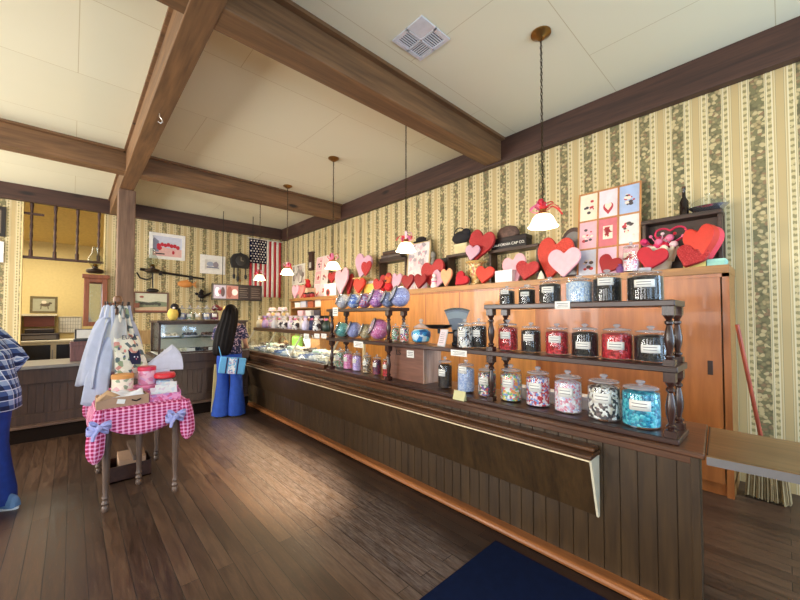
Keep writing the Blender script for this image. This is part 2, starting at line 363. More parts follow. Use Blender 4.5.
# side wall out of frame to the left; its windows are added for fill light
mb = MB(); sws = [(-1.8,.2),(1.0,3.0),(4.2,6.0),(7.3,9.3)]; ysn = [-2.7] + [y for q in sws for y in q] + [WY]
for i in range(0, len(ysn), 2): mb.box(-5.1, ysn[i], 0, -5, ysn[i+1], CZ)
for a, b in sws: mb.box(-5.1, a, 0, -5, b, .8); mb.box(-5.1, a, 3.0, -5, b, CZ)
struct(mb.build('wall_left', M_YEL, smooth=0))
for i, (a, b) in enumerate(sws):
    m = MB(); m.box(-5.06, a, .8, -5, a+.06, 3.0); m.box(-5.06, b-.06, .8, -5, b, 3.0); m.box(-5.06, a, .8, -5, b, .86); m.box(-5.06, a, 2.94, -5, b, 3.0); m.box(-5.06, (a+b)/2-.03, .8, -5, (a+b)/2+.03, 3.0)
    struct(m.build('window_%d' % (i+5), M_BEAMD['z'], smooth=0))  # frames of the added side windows, out of frame
    area('window_daylight', (-4.98, (a+b)/2, 1.9), (PI/2, 0, -PI/2), b-a-.1, 2.1, [80, 140, 280, 400][i], (1, .97, .92))  # added side fill; the last one brightens the back wall
area('far_room_light', (-.8, 11.6, 3.4), (0, 0, 0), 2.0, 1.6, 110, (1, .88, .66))  # fill light added to brighten the far room
sp = bpy.data.lights.new('sunbeam', 'SPOT'); sp.energy = 12000; sp.color = (1, .84, .6); sp.spot_size = rad(13); sp.spot_blend = 1; sp.shadow_soft_size = .05
so = bpy.data.objects.new('sunbeam', sp); C.objects.link(so); so.location = (1.35, FY+.05, 2.85); so.rotation_euler = (Vector((1.40, 3.5, 0))-Vector((1.35, FY, 2.85))).to_track_quat('-Z', 'Y').to_euler()
sc = bpy.context.scene
sc.view_settings.view_transform = 'Standard'; sc.view_settings.look = 'None'; sc.view_settings.gamma = 1; sc.view_settings.use_curve_mapping = False
sc.view_settings.exposure = -0.15
# ================================================================ counters and the long wall cabinet
M_CTR = wood('varnished_counter_front', (46,32,19), (76,56,33), 'z', 9, 14, .38)
M_CTRY = wood('counter_top_wood', (62,36,24), (110,72,48), 'y', 9, 14, .28)
M_LEDGE = wood('ledge_wood', (66,40,24), (108,70,42), 'y', 9, 14, .3)
M_TRIM = wood('orange_trim', (130,76,38), (172,108,60), 'y', 9, 14, .35)
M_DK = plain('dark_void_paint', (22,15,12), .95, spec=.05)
M_CREAM = plain('cream_painted_edge', (216,208,184), .5)
M_RACK = wood('dark_walnut', (38,20,17), (74,44,34), 'y', 9, 14, .3)
M_RACKZ = wood('dark_walnut_turned', (38,20,17), (74,44,34), 'z', 9, 14, .25)
CY0, CY1 = .30, 6.1; PXF = 2.26; CT = .84
ct = thing('shop_counter', 'long dark panelled shop counter running along the right side of the room', 'counter', (2.5, 3.2, 0))
def L(x, y, z): return (x-2.5, y-3.2, z)
def lbox(m, x0, y0, z0, x1, y1, z1): m.box(x0-2.5, y0-3.2, z0, x1-2.5, y1-3.2, z1)
m = MB(); y = CY0
while y < CY1 + .5:
    lbox(m, PXF, y+.002, .05, PXF+.02, min(y+.083, CY1+.5), CT-.03); y += .085
lbox(m, PXF+.006, CY0, .05, PXF+.02, CY1+.5, CT-.03)
m.build('front_panel', M_CTR, ct, bevel=.002, smooth=0)
m = MB(); m.prism([(PXF+.02-2.5, CY0-3.2), (2.82-2.5, CY0+.058-3.2), (2.82-2.5, CY0+.08-3.2), (PXF+.02-2.5, CY0+.022-3.2)], .02, CT-.03); lbox(m, PXF-.008, CY0-.006, .02, PXF+.024, CY0+.03, CT-.03); m.build('end_panel', M_CTR, ct, bevel=.003, smooth=0)
m = MB(); lbox(m, 2.80, CY0+.08, .0, 2.82, CY1+.5, CT-.03); m.build('back_panel', M_CTR, ct, smooth=0)
m = MB(); m.prism([(PXF-.03-2.5, CY0-.03-3.2), (2.86-2.5, CY0+.03-3.2), (2.86-2.5, CY1+.6-3.2), (PXF-.03-2.5, CY1+.6-3.2)], CT-.03, CT); m.build('worktop', M_CTRY, ct, bevel=.008)
m = MB(); lbox(m, PXF-.005, CY0+.02, CT-.07, PXF+.01, CY1+.5, CT-.03); m.build('cornice_strip', M_CTRY, ct, bevel=.004)
m = MB(); m.tube([L(PXF-.06, CY0, .032), L(PXF-.06, CY1, .032)], .024, 10); lbox(m, PXF-.06, CY0, .01, PXF, CY1, .056); m.build('base_trim', M_TRIM, ct)
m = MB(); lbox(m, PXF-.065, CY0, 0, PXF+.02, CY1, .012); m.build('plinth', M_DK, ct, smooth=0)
# purse ledge with its sloping front board
LY0 = .745
lt = MB(); lbox(lt, PXF-.15, LY0-.008, .70, PXF, CY1, .725); lt.build('ledge_top', M_LEDGE, ct, bevel=.008)
lt = MB(); lbox(lt, PXF-.085, LY0, .725, PXF, CY1, .75); lt.build('ledge_moulding', M_LEDGE, ct, bevel=.008)
lt = MB(); lt.add([L(PXF-.12, LY0+.012, .69), L(PXF-.02, LY0+.012, .35), L(PXF, LY0+.012, .35), L(PXF, LY0+.012, .69), L(PXF-.12, CY1, .69), L(PXF-.02, CY1, .35), L(PXF, CY1, .35), L(PXF, CY1, .69)],
   [(0,1,2,3),(7,6,5,4),(0,4,5,1),(1,5,6,2),(2,6,7,3),(3,7,4,0)]); lt.build('sloping_board', M_CTR, ct, bevel=.002, smooth=0)
lt = MB(); lt.add([L(PXF-.125, LY0, .70), L(PXF-.02, LY0, .345), L(PXF, LY0, .345), L(PXF, LY0, .70), L(PXF-.125, LY0+.012, .70), L(PXF-.02, LY0+.012, .345), L(PXF, LY0+.012, .345), L(PXF, LY0+.012, .70)],
   [(0,1,2,3),(7,6,5,4),(0,4,5,1),(1,5,6,2),(2,6,7,3),(3,7,4,0)]); o = lt.build('ledge_end', M_CREAM, ct, smooth=0); o['label'] = 'cream painted end board'
lt = MB(); lbox(lt, PXF-.152, LY0, .694, PXF-.12, CY1, .701); o = lt.build('edge_strip', plain('pale_edge_strip', (232,214,178), .4), ct, smooth=0); o['label'] = 'pale strip'
# hinged leaf at the near end
lf = thing('counter_leaf', 'worn brown lift-up counter leaf at the near end of the long counter', 'counter leaf', (2.5, -.1, CT-.035))
m = MB(); m.prism([(-.27,.365),(-.14,-.9),(.33,-.9),(.33,.42)], 0, .03); m.build('leaf_board', wood('worn_leaf_wood', (84,60,34), (132,102,66), 'y', 8, 12, .3), lf, bevel=.004)
m = MB(); m.add([(-.273,.365,-.012),(-.143,-.9,-.012),(-.131,-.9,-.012),(-.261,.365,-.012),(-.273,.365,.026),(-.143,-.9,.026),(-.131,-.9,.026),(-.261,.365,.026)], [(0,1,2,3),(7,6,5,4),(0,4,5,1),(1,5,6,2),(2,6,7,3),(3,7,4,0)])
o = m.build('front_lip', plain('grey_worn_lip', (112,108,108), .4), lf, smooth=0)
m = MB(); m.prism([(-.25,.362),(.32,.414),(.32,.42),(-.25,.368)], -.005, .034); m.build('hinge', plain('dark_hinge_metal', (50,42,40), .4, .8), lf)
# ---- wall cabinet
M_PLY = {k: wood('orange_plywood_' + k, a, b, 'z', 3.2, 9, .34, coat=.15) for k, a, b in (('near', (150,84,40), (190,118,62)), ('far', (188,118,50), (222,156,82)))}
M_CFR = wood('cabinet_frame_wood', (138,92,46), (182,132,74), 'y', 8, 12, .4)
KX, KY0, KY1, KT = 4.0, .305, 8.4, 1.93
cab = thing('wall_cabinet', 'long low orange plywood cabinet against the papered right wall', 'cabinet', (4.25, 4, 0))
def kb(m, x0, y0, z0, x1, y1, z1): m.box(x0-4.25, y0-4, z0, x1-4.25, y1-4, z1)
m = MB(); kb(m, KX+.03, KY0, .0, WX-.005, KY0+.02, KT-.03); kb(m, KX+.03, 6.9, 0, WX-.005, 6.92, KT-.03); kb(m, KX+.03, KY1-.02, 0, WX-.005, KY1, KT-.03); kb(m, WX-.02, KY0, .1, WX-.005, KY1, KT-.03); kb(m, KX+.03, KY0, .1, WX-.02, 6.9, .13); m.build('carcass', M_CFR, cab, smooth=0)
m = MB(); kb(m, KX-.012, KY0-.004, KT-.07, WX-.004, KY1, KT); m.build('cabinet_top', M_CFR, cab, bevel=.004)
m = MB(); kb(m, KX, KY0, 0, KX+.02, KY0+.045, KT-.07)
for yy in (1.25, 1.98, 3.10, 3.75, 4.65, 5.55, 6.45): kb(m, KX+.006, yy-.012, .1, KX+.02, yy+.012, KT-.07)
kb(m, KX, KY0, KT-.1, KX+.02, 6.9, KT-.07); kb(m, KX+.03, KY0, 0, KX+.05, KY1, .1); m.build('face_frame', M_PLY['near'], cab, smooth=0)
ys = [KY0+.045, 1.25, 1.98, 3.10, 3.75, 4.65, 5.55, 6.45, 6.9]
for i in range(len(ys)-1):
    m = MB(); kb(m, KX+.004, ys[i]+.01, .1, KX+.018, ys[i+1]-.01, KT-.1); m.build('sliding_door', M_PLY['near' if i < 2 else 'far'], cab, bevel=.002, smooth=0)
m = MB(); kb(m, KX-.002, .42, 1.0, KX+.006, .455, 1.12); m.build('finger_pull', plain('dark_finger_pull', (48,26,16), .5), cab, bevel=.003)
for zz in (1.0, 1.42, 1.68): m = MB(); kb(m, KX+.03, 6.92, zz, WX-.02, KY1-.02, zz+.025); m.build('open_shelf', M_CFR, cab, smooth=0)
# ---- back counter
M_BC = wood('umber_back_counter', (50,34,26), (82,58,44), 'z', 9, 14, .4)
bc = thing('back_counter', 'dark panelled back counter with a stepped plinth below the far opening', 'counter', (.3, 6.5, 0))
def bb(m, x0, y0, z0, x1, y1, z1): m.box(x0-.3, y0-6.5, z0, x1-.3, y1-6.5, z1)
m = MB(); x = -2.4
while x < 2.2: bb(m, x+.002, 6.2, .30, x+.068, 6.22, .70); x += .07
bb(m, -2.4, 6.206, .28, 2.2, 6.9, .80); m.build('front_panel', M_BC, bc, bevel=.002, smooth=0)
m = MB(); bb(m, -2.4, 6.17, .68, 2.2, 6.2, .86); bb(m, -2.4, 6.18, .19, 2.2, 6.21, .31)
for xx in (1.0, 1.55, 2.1): bb(m, xx-.04, 6.18, .3, xx+.04, 6.2, .78)
m.build('rail', M_BC, bc, bevel=.004, smooth=0)
m = MB(); bb(m, -2.4, 6.10, .165, 2.2, 6.2, .195); m.build('plinth_ledge', wood('plinth_ledge_wood', (80,58,46), (124,96,80), 'x', 9, 14, .35), bc, bevel=.006)
m = MB(); bb(m, -2.4, 6.13, 0, 2.2, 6.2, .165); m.build('plinth', plain('dark_brown_plinth', (32,24,20), .95, spec=.05), bc, smooth=0)
m = MB(); bb(m, -2.4, 6.13, .86, .88, 6.92, .90); m.build('worktop', plain('grey_laminate_top', (128,124,120), .35), bc, bevel=.006)
m = MB(); bb(m, .88, 6.15, .80, 2.22, 6.92, .93); m.build('case_base', M_BC, bc, bevel=.005)
# ================================================================ candy rack on the counter
BZ, MZ, TZ = CT+.03, 1.24, 1.585      # upper faces of the three levels
RX0, RX1 = 2.27, 2.545
rk = thing('display_rack', 'dark walnut tiered display rack with turned posts standing on the long counter', 'display rack', (2.43, 2.0, CT))
def rb(m, x0, y0, z0, x1, y1, z1): m.box(x0-2.43, y0-2, z0-CT, x1-2.43, y1-2, z1-CT)
def board(name, y0, y1, zt, th=.034):
    m = MB(); rb(m, RX0, y0, zt-th, RX1, y1, zt); return m.build(name, M_RACK, rk, bevel=.005)
board('base_board', .375, 3.78, BZ, .03); board('middle_shelf', .375, 3.78, MZ); board('top_shelf', .38, 1.53, TZ); board('top_shelf', 2.61, 3.78, TZ)
def turned(x, y, z0, z1):
    h = z1-z0; p = [(.030,0),(.030,.10),(.018,.12),(.026,.15),(.026,.17),(.014,.20),(.016,.24),(.026,.36),(.028,.46),(.020,.60),(.014,.68),(.024,.71),(.024,.74),(.015,.77),(.026,.82),(.030,.84),(.030,1)]
    m = MB(); m.lathe([(r*.85, t*h) for r, t in p], (x-2.43, y-2, z0-CT), 14); m.cbox((x-2.43, y-2, z0-CT+.05*h), (.052,.052,.1*h)); m.cbox((x-2.43, y-2, z1-CT-.075*h), (.052,.052,.15*h))
    m.build('turned_post', M_RACKZ, rk)
for y in (.412, 1.49, 2.66, 3.70):
    for x in (RX0+.035, RX1-.035):
        turned(x, y, BZ, MZ-.034); turned(x, y, MZ, TZ-.034)
# ---------------------------------------------------------------- jars
G = glass(); M_LID = plain('frosted_glass_lid', (206,208,214), .12, spec=.9)
M_LID.node_tree.nodes['Principled BSDF'].inputs['Alpha'].default_value = .45
M_LAB = plain('white_paper_label', (236,234,228), .7); M_INK = plain('grey_print', (120,118,120), .7)
M_BLK = plain('black_plastic', (22,20,22), .3)
FILL = {}
def candy(name, cols, scale=42, rough=.3, bump=.6):
    if name not in FILL: FILL[name] = speck('candy_' + name, cols, scale*1.9, rough, bump)
    return FILL[name]
candy('licorice', [(18,16,18),(30,26,28),(12,10,12),(44,36,34)], 55)
candy('dark_choc', [(34,22,18),(22,14,12),(52,34,24)], 48)
candy('mint', [(212,226,240),(186,206,232),(232,238,244),(160,186,220)], 60)
candy('red', [(168,22,34),(196,34,48),(130,12,24),(214,60,66)], 48)
candy('swirl', [(232,228,222),(52,44,46),(240,238,232),(120,100,96),(70,60,60),(214,206,190)], 34)
candy('aqua', [(52,170,190),(30,140,170),(92,196,206),(20,110,140)], 38)
candy('multi', [(236,214,120),(120,190,130),(226,120,140),(236,236,226),(130,160,214),(240,150,90)], 36)
candy('redwhiteblue', [(206,60,70),(236,232,230),(120,150,210),(232,210,216),(180,40,60)], 40)
candy('pinkwhite', [(238,226,232),(228,176,190),(206,210,232),(240,238,240),(220,130,150)], 44)
candy('paleblue', [(176,192,228),(206,214,236),(150,170,216)], 60)
candy('mixed', [(226,90,80),(90,150,110),(236,226,214),(120,90,160),(60,60,80)], 44)
candy('lilac', [(196,168,222),(216,196,232),(178,148,212)], 44)
candy('pink', [(232,130,180),(240,170,206),(214,100,160)], 44)
candy('purplepink', [(190,110,190),(226,150,210),(160,90,180),(232,190,226)], 44)
candy('green', [(120,170,130),(220,226,214),(80,130,90),(200,120,120)], 44)
candy('teal', [(120,196,186),(160,214,206),(90,170,166)], 44)
candy('plum', [(110,40,70),(150,60,90),(80,30,56),(60,40,80)], 44)
candy('tan', [(200,180,140),(222,206,170),(176,152,112)], 44)
candy('greyblue', [(130,140,176),(160,170,206),(110,118,156)], 44)
candy('lavender', [(168,172,220),(190,194,232),(150,150,206)], 50)
candy('redlilac', [(190,120,160),(150,130,200),(210,80,110),(210,200,226)], 40)
candy('whiteclear', [(214,210,214),(232,228,230),(196,190,200)], 44)
candy('brownmix', [(90,60,44),(206,170,120),(60,40,34),(226,214,196)], 44)
candy('bluewhite', [(130,160,226),(220,226,240),(90,120,206)], 34)
def arc_label(m, r, z0, z1, a0, a1, n=8):
    m.grid(lambda u, v: Vector((r*math.cos(a0+(a1-a0)*u), r*math.sin(a0+(a1-a0)*u), z0+(z1-z0)*v)), n, 2)
def jar(u, v, w, hpx, z, fill, label, group, X=2.43, lab=True, labz=.5, aim=PI+.18, knob='ball', fillto=.745, name='candy_jar', lidmat=None, face=None):
    p = onX(u, v, X); d = (p-EYE).dot(FW); r = w*.95*d/F/2; h = hpx*d/F
    t = thing(name, label, 'candy jar', (X, p.y, z), 0, group)
    m = MB(); m.lathe([(r*.93,.002),(r*.99,.02*h),(r,.06*h),(r,.72*h),(r*.96,.77*h),(r*.86,.80*h),(r*.86,.815*h)], seg=24); m.build('glass_body', G, t)
    m = MB(); m.lathe([(r*.9,.012),(r*.955,.04*h),(r*.955,.6*fillto*h),(r*.94,fillto*h*.94),(r*.6,fillto*h),(r*.1,fillto*h*1.015)], seg=24); m.build('candy_filling', FILL[fill], t)
    m = MB(); m.lathe([(r*.9,.817*h),(r*.95,.83*h),(r*.90,.85*h),(r*.55,.88*h),(r*.2,.895*h)], seg=24); m.build('lid', lidmat or M_LID, t)
    m = MB()
    if knob == 'ball': m.lathe([(r*.14,.885*h),(r*.11,.905*h),(r*.22,.93*h),(r*.27,.96*h),(r*.19,.99*h),(r*.05,h)], seg=12)
    else: m.lathe([(r*.3,.885*h),(r*.36,.92*h),(r*.36,.975*h),(r*.2,h)], seg=12)
    m.build('knob', M_LID, t)
    if lab:
        m = MB(); arc_label(m, r*1.012, (labz-.11)*h, (labz+.11)*h, aim-.55, aim+.55); o = m.build('paper_label', [M_LAB, M_INK], t, solid=.001)
        m = MB()
        for zz in (.04, -.03): arc_label(m, r*1.026, (labz+zz)*h-.002, (labz+zz)*h+.002, aim-.4, aim+.35)
        m.build('printed_line', M_INK, o, solid=.0008)
    return t
G1 = 'glass candy jars on the upper right shelf'; G2 = 'glass candy jars on the middle right shelf'; G3 = 'glass candy jars along the counter base board'
jar(507,294,16,19,TZ,'licorice','small jar of black licorice at the left end of the upper right shelf',G1,labz=.66)
jar(527,294,17,20,TZ,'licorice','small black candy jar, second from the left on the upper right shelf',G1,knob='flat')
jar(550,291,22,27,TZ,'licorice','medium black candy jar with a white label just left of the pale mint jar',G1,labz=.5)
jar(579,290,26,28,TZ,'mint','jar full of pale blue and white speckled mints on the upper right shelf',G1,lab=False,fillto=.77)
jar(607,288,27,33,TZ,'licorice','tall black candy jar with a high label just right of the pale mint jar',G1,labz=.6)
jar(645,286,33,34,TZ,'licorice','widest black candy jar at the right end of the upper shelf',G1,labz=.5,knob='flat')
jar(465,340,16,29,MZ,'swirl','jar of black and white wrapped candy beside the grey counter scale',G2,X=2.35)
jar(479,340,16,30,MZ,'licorice','black candy jar partly behind the left turned post of the right rack',G2)
jar(508,340,20,31,MZ,'red','leftmost jar of red candy on the middle shelf',G2)
jar(531,341,20,30,MZ,'licorice','black candy jar between the two left red jars on the middle shelf',G2)
jar(557,342,23,31,MZ,'red','second jar of red candy from the left on the middle shelf',G2)
jar(585,344,26,33,MZ,'licorice','black candy jar between the second and third red jars on the middle shelf',G2,labz=.36)
jar(617,346,29,35,MZ,'red','rightmost and largest jar of red candy on the middle shelf',G2,labz=.4)
jar(651,348,31,36,MZ,'licorice','large black candy jar beside the right end post of the middle shelf',G2,labz=.38)
jar(445,376,15,31,BZ,'dark_choc','dark chocolate candy jar right of the brown wooden box',G3,labz=.5)
jar(466,380,18,32,BZ,'paleblue','jar of pale blue candy above the small yellow price card',G3,labz=.7)
jar(487,384,19,31,BZ,'mixed','jar of mixed red and green candy behind the left turned post',G3)
jar(511,388,22,36,BZ,'multi','jar of bright yellow, green and pink wrapped candy on the base board',G3)
jar(538,392,24,39,BZ,'redwhiteblue','jar of red, white and blue wrapped candy on the base board',G3)
jar(568,397,27,41,BZ,'pinkwhite','jar of pale pink and white candy on the base board',G3)
jar(604,403,31,44,BZ,'swirl','jar of dark and white swirled candy beside the turquoise jar',G3)
jar(641,410,35,45,BZ,'aqua','large jar of turquoise candy at the right end of the base board',G3,fillto=.77)
# pink scoop poking out of the dark jar
G4 = 'small candy jars on the far left base board'
for u, v, f, l in ((340,361,'green','small jar of green and white candy at the far left of the base board'), (348,363,'pink','small jar of pink candy on the far left base board'), (357,365,'lilac','small jar of lilac candy on the far left base board'),
                   (367,367,'brownmix','small jar of brown and cream candy on the far left base board'), (377,369,'plum','small jar of plum coloured candy left of the red jar'), (387,370,'red','small jar of red candy left of the brown wooden box')):
    jar(u, v, 9.5, 20, BZ, f, l, G4)
# round jars lying at a slant
def globe(u, v, w, z, fill, label, group, X=2.43):
    p = onX(u, v, X); d = (p-EYE).dot(FW); r = w*1.28*d/F/2
    t = thing('globe_jar', label, 'candy jar', (X, p.y, z), 0, group)
    ax = Vector((-.80, .42, .42)).normalized(); M = Matrix.Translation((0,0,r)) @ ax.to_track_quat('Z', 'Y').to_matrix().to_4x4()
    prof = [(r*math.cos(a), r*math.sin(a)*.94) for a in [(-80+i*11.6)*PI/180 for i in range(12)]] + [(r*.74,r*.70),(r*.74,r*.76)]
    m = MB(); m.lathe(prof, seg=22, M=M); m.build('glass_body', G, t)
    m = MB(); m.lathe([(r*.95*math.cos(a), r*.89*math.sin(a)) for a in [(-80+i*11.6)*PI/180 for i in range(15)] if True][:13], seg=22, M=M); m.build('candy_filling', FILL[fill], t)
    m = MB(); m.tube([M @ Vector((r*.78*math.cos(q*PI/12), r*.78*math.sin(q*PI/12), r*.74)) for q in range(24)], r*.05, 6, True); m.build('rim', M_BLK, t)
    m = MB(); m.lathe([(r*.76,r*.76),(r*.74,r*.82),(r*.3,r*.90),(r*.05,r*.92)], seg=22, M=M); m.build('lid', M_LID, t)
    return t
G5 = 'slanted globe jars on the upper left shelf'; G6 = 'slanted globe jars on the middle left shelf'
for u, v, w, f, l in ((343,300,12,'whiteclear','globe jar of whitish candy at the left end of the upper left shelf'), (354,300,12,'bluewhite','globe jar of blue and white candy on the upper left shelf'), (365,299.5,12,'redlilac','globe jar of red and lilac candy on the upper left shelf'),
                      (377,299,15,'purplepink','large globe jar of pink and purple candy on the upper left shelf'), (388.5,299,13,'greyblue','globe jar of grey blue candy beside the lavender globe'), (400,299,17,'lavender','largest globe jar, lavender, at the right end of the upper left shelf')):
    globe(u, v, w, TZ, f, l, G5)
for u, v, w, f, l in ((342,331,12,'teal','globe jar of teal candy at the left of the middle left shelf'), (354,332,13,'lavender','globe jar of lavender candy on the middle left shelf'), (366,332,12,'tan','globe jar of tan candy on the middle left shelf'), (379,333,17,'pink','large globe jar of pink candy on the middle left shelf')):
    globe(u, v, w, MZ, f, l, G6)
jar(395.5,337,8.5,18,MZ,'green','narrow jar of green candy between pink globe and turquoise bowl jar','glass candy jars beside the turquoise bowl',lab=False)
jar(404.5,338,10,20,MZ,'mixed','narrow jar of dark mixed candy just left of the turquoise bowl jar','glass candy jars beside the turquoise bowl',lab=True,labz=.55)
# turquoise swirl bowl jar
p = onX(421, 335, 2.43); t = thing('bowl_jar', 'round turquoise and white swirled candy bowl jar with a pointed glass lid', 'candy jar', (2.43, p.y, MZ)); r = .098
m = MB(); m.lathe([(r*.55,.004),(r*.8,.02),(r,.075),(r*.96,.11),(r*.72,.142),(r*.70,.15)], seg=24); m.build('glass_body', G, t)
m = MB(); m.lathe([(r*.5,.012),(r*.76,.026),(r*.95,.075),(r*.91,.108),(r*.6,.135)], seg=24); m.build('candy_filling', speck('candy_turquoise_swirl', [(30,130,200),(90,190,226),(220,236,244),(20,90,160),(60,170,214)], 16, .3, .5), t)
m = MB(); m.lathe([(r*.76,.15),(r*.7,.16),(r*.4,.18),(r*.15,.19),(r*.12,.2),(r*.22,.212),(r*.2,.226),(r*.04,.236)], seg=20); m.build('lid', M_LID, t)
# counter scale
p = onX(457, 340, 2.50); sc_ = thing('counter_scale', 'old grey fan-headed counter scale with a black pan on the middle shelf', 'scale', (2.50, p.y, MZ), rad(-52))
M_SG = plain('grey_enamel', (104,110,120), .4, .3); M_SB = plain('black_cast_iron', (30,30,34), .35, .5)
m = MB(); m.box(-.045,-.05,0,.045,.05,.03); m.box(-.035,-.045,.03,.035,.045,.14); m.build('base', M_SB, sc_, bevel=.008)
pts = [(.085*-.45,.12)] ; fan = []
for i in range(13):
    a = rad(112 - i*44/12); fan.append((math.cos(a)*.285, .035+math.sin(a)*.285))
fan = [(-.03,.10)] + fan + [(.03,.10)]
MF = Matrix(((1,0,0,0),(0,0,-1,0),(0,1,0,0),(0,0,0,1)))
m = MB(); m.prism([(x, y) for x, y in fan], -.022, .022, MF); m.build('fan_head', M_SG, sc_, bevel=.006)
m = MB(); m.prism([(x*.86, .045+(y-.045)*.93) for x, y in fan[1:-1]] + [(x*.72, .06+(y-.06)*.70) for x, y in reversed(fan[1:-1])], .022, .026, MF); m.build('dial_window', plain('pale_dial', (128,138,142), .3), sc_)
m = MB(); m.tube([Vector((math.cos(rad(112-i*44/12))*.287, -.0, .035+math.sin(rad(112-i*44/12))*.287)) for i in range(13)], .012, 8); m.build('rim', plain('bright_rim_metal', (150,156,164), .25, .9), sc_)
m = MB(); m.ball((0,-.052,.105), (.028,.012,.028)); m.build('round_gauge', M_SG, sc_)
m = MB(); m.box(-.17,-.02,.105,-.03,.02,.12); m.cyl((-.16,0,.12), (-.16,0,.145), .012); m.build('arm', M_SB, sc_)
m = MB(); m.lathe([(.02,.145),(.085,.15),(.12,.175),(.126,.182),(.118,.18),(.08,.157),(.02,.152)], (-.16,0,0), 20, sy=.7); m.build('pan', M_SB, sc_)
# small framed notice in front of the scale
p = onX(441, 340, 2.34); nt = thing('framed_notice', 'small white framed notice leaning in front of the counter scale', 'notice', (2.335, p.y, MZ), rad(-20))
MT = Matrix.Rotation(rad(14), 4, 'Y')
m = MB(); m.M = MT; m.box(0,-.062,0,.008,.062,.15); m.build('frame', plain('silver_white_frame', (206,206,210), .4), nt, bevel=.002)
m = MB(); m.M = MT; m.box(-.0025,-.052,.012,.0,.052,.138); o = m.build('paper', plain('pink_white_notice', (232,214,220), .7), nt, smooth=0)
m = MB(); m.M = MT
for k in range(6): m.box(-.0035,-.042+.006*(k % 2),.03+.017*k,-.0025,.042-.008*(k % 3),.034+.017*k)
m.build('printed_line', M_INK, o, smooth=0)
# brown wooden box under the middle shelf
p0 = onX(426, 380, 2.40); bx = thing('wooden_box', 'plain brown wooden box with pale end on the counter between the two rack halves', 'box', (2.40, 2.28, BZ))
m = MB(); m.box(0,0,0,.24,.47,.32); m.build('box_body', wood('red_brown_box_wood', (100,62,48), (140,94,76), 'y', 7, 10, .45), bx, bevel=.004)
m = MB(); m.box(-.003,-.012,-.0,.24,-.0,.325); o = m.build('end_panel', wood('grey_pale_wood', (150,122,108), (190,164,150), 'z', 7, 10, .5), bx, bevel=.003); o['label'] = 'paler end panel'
def text3d(s, size, depth=.001):
    cu = bpy.data.curves.new('text', 'FONT'); cu.body = s; cu.size = size; cu.extrude = depth; cu.align_x = 'CENTER'; cu.align_y = 'CENTER'
    o = bpy.data.objects.new('text', cu); C.objects.link(o); dg = bpy.context.evaluated_depsgraph_get(); dg.update()
    me = bpy.data.meshes.new_from_object(o.evaluated_get(dg)); bpy.data.objects.remove(o); return me
def lettering(s, size, mat, parent, M, name='lettering'):
    me = text3d(s, size); me.transform(M); me.materials.clear(); me.materials.append(mat)
    o = bpy.data.objects.new(name, me); C.objects.link(o); o.parent = parent; return o
MNX = Matrix(((0,0,-1,0),(-1,0,0,0),(0,1,0,0),(0,0,0,1)))     # local xy -> faces -X (right is -Y)
MNY = Matrix(((1,0,0,0),(0,0,-1,0),(0,1,0,0),(0,0,0,1)))      # faces -Y (right is +X)
lettering('LS', .075, M_BLK, bx, Matrix.Translation((-.002,.34,.265)) @ MNX)
# price cards
def card(u0, v0, u1, v1, X, label, mat=None, th=.003, group=None, tilt=0):
    a = onX(u0, v0, X); b = onX(u1, v1, X); y = (a.y+b.y)/2; z = (a.z+b.z)/2; hy = abs(a.y-b.y)/2; hz = abs(a.z-b.z)/2
    o = thing('price_card', label, 'price card', (X, y, z), 0, group)
    m = MB(); m.box(-th,-hy,-hz,0,hy,hz); m.build('card', mat or M_LAB, o, smooth=0)
    m = MB()
    for k in range(3): m.box(-th-.0006,-hy*.75,hz*(.45-.45*k)-hz*.08,-th,hy*(.75-.2*(k % 2)),hz*(.45-.45*k)+hz*.08)
    q = m.build('printed_line', M_INK, o, smooth=0)
    return o
PG = 'white price cards on the rack edges'
card(333,307.5,338,316,RX0-.001,'narrow white price card on the upper left shelf edge',group=PG)
card(354,341,363,348,RX0-.001,'white price card below the lavender globe on the middle shelf edge',group=PG)
card(407,350,414,358,2.398,'small white price card stuck on the brown wooden box',group=PG)
card(451,349.5,467,357,RX0-.001,'wide white price card below the counter scale',group=PG)
card(555,301.5,570,309,RX0-.001,'white price card on the upper right shelf edge below the mint jar',group=PG)
p = onX(460, 398, 2.262)
o = thing('price_card', 'small cream tent card on the counter edge in front of the pale blue jar', 'price card', (2.258, p.y, CT)); m = MB(); m.add([(-.02,-.055,.0),(.004,-.055,.07),(.02,-.055,0),(-.02,.055,0),(.004,.055,.07),(.02,.055,0)], [(0,1,2),(5,4,3),(0,3,4,1),(1,4,5,2),(0,2,5,3)]); m.build('card', plain('cream_card', (206,200,150), .6), o, smooth=0)
for k, (u, v) in enumerate(((526,394),(553,398),(585,404),(622,410))):
    p = onX(u, v, 2.66); o = thing('candy_box', ['white candy box behind the multicolour jar','white candy box behind the gap left of the pink jar','white candy box behind the gap right of the pink jar','white candy box left of the turquoise jar'][k], 'box', (2.66, p.y, CT), 0, 'white boxes behind the base board jars')
    m = MB(); m.box(-.05,-.07,0,.06,.07,.085); m.build('carton', plain('white_carton', (232,230,226), .5), o, bevel=.003)
    m = MB(); m.box(-.053,-.073,.075,.063,.073,.1); m.build('lid', plain('white_carton_lid', (224,224,230), .5), o, bevel=.003)
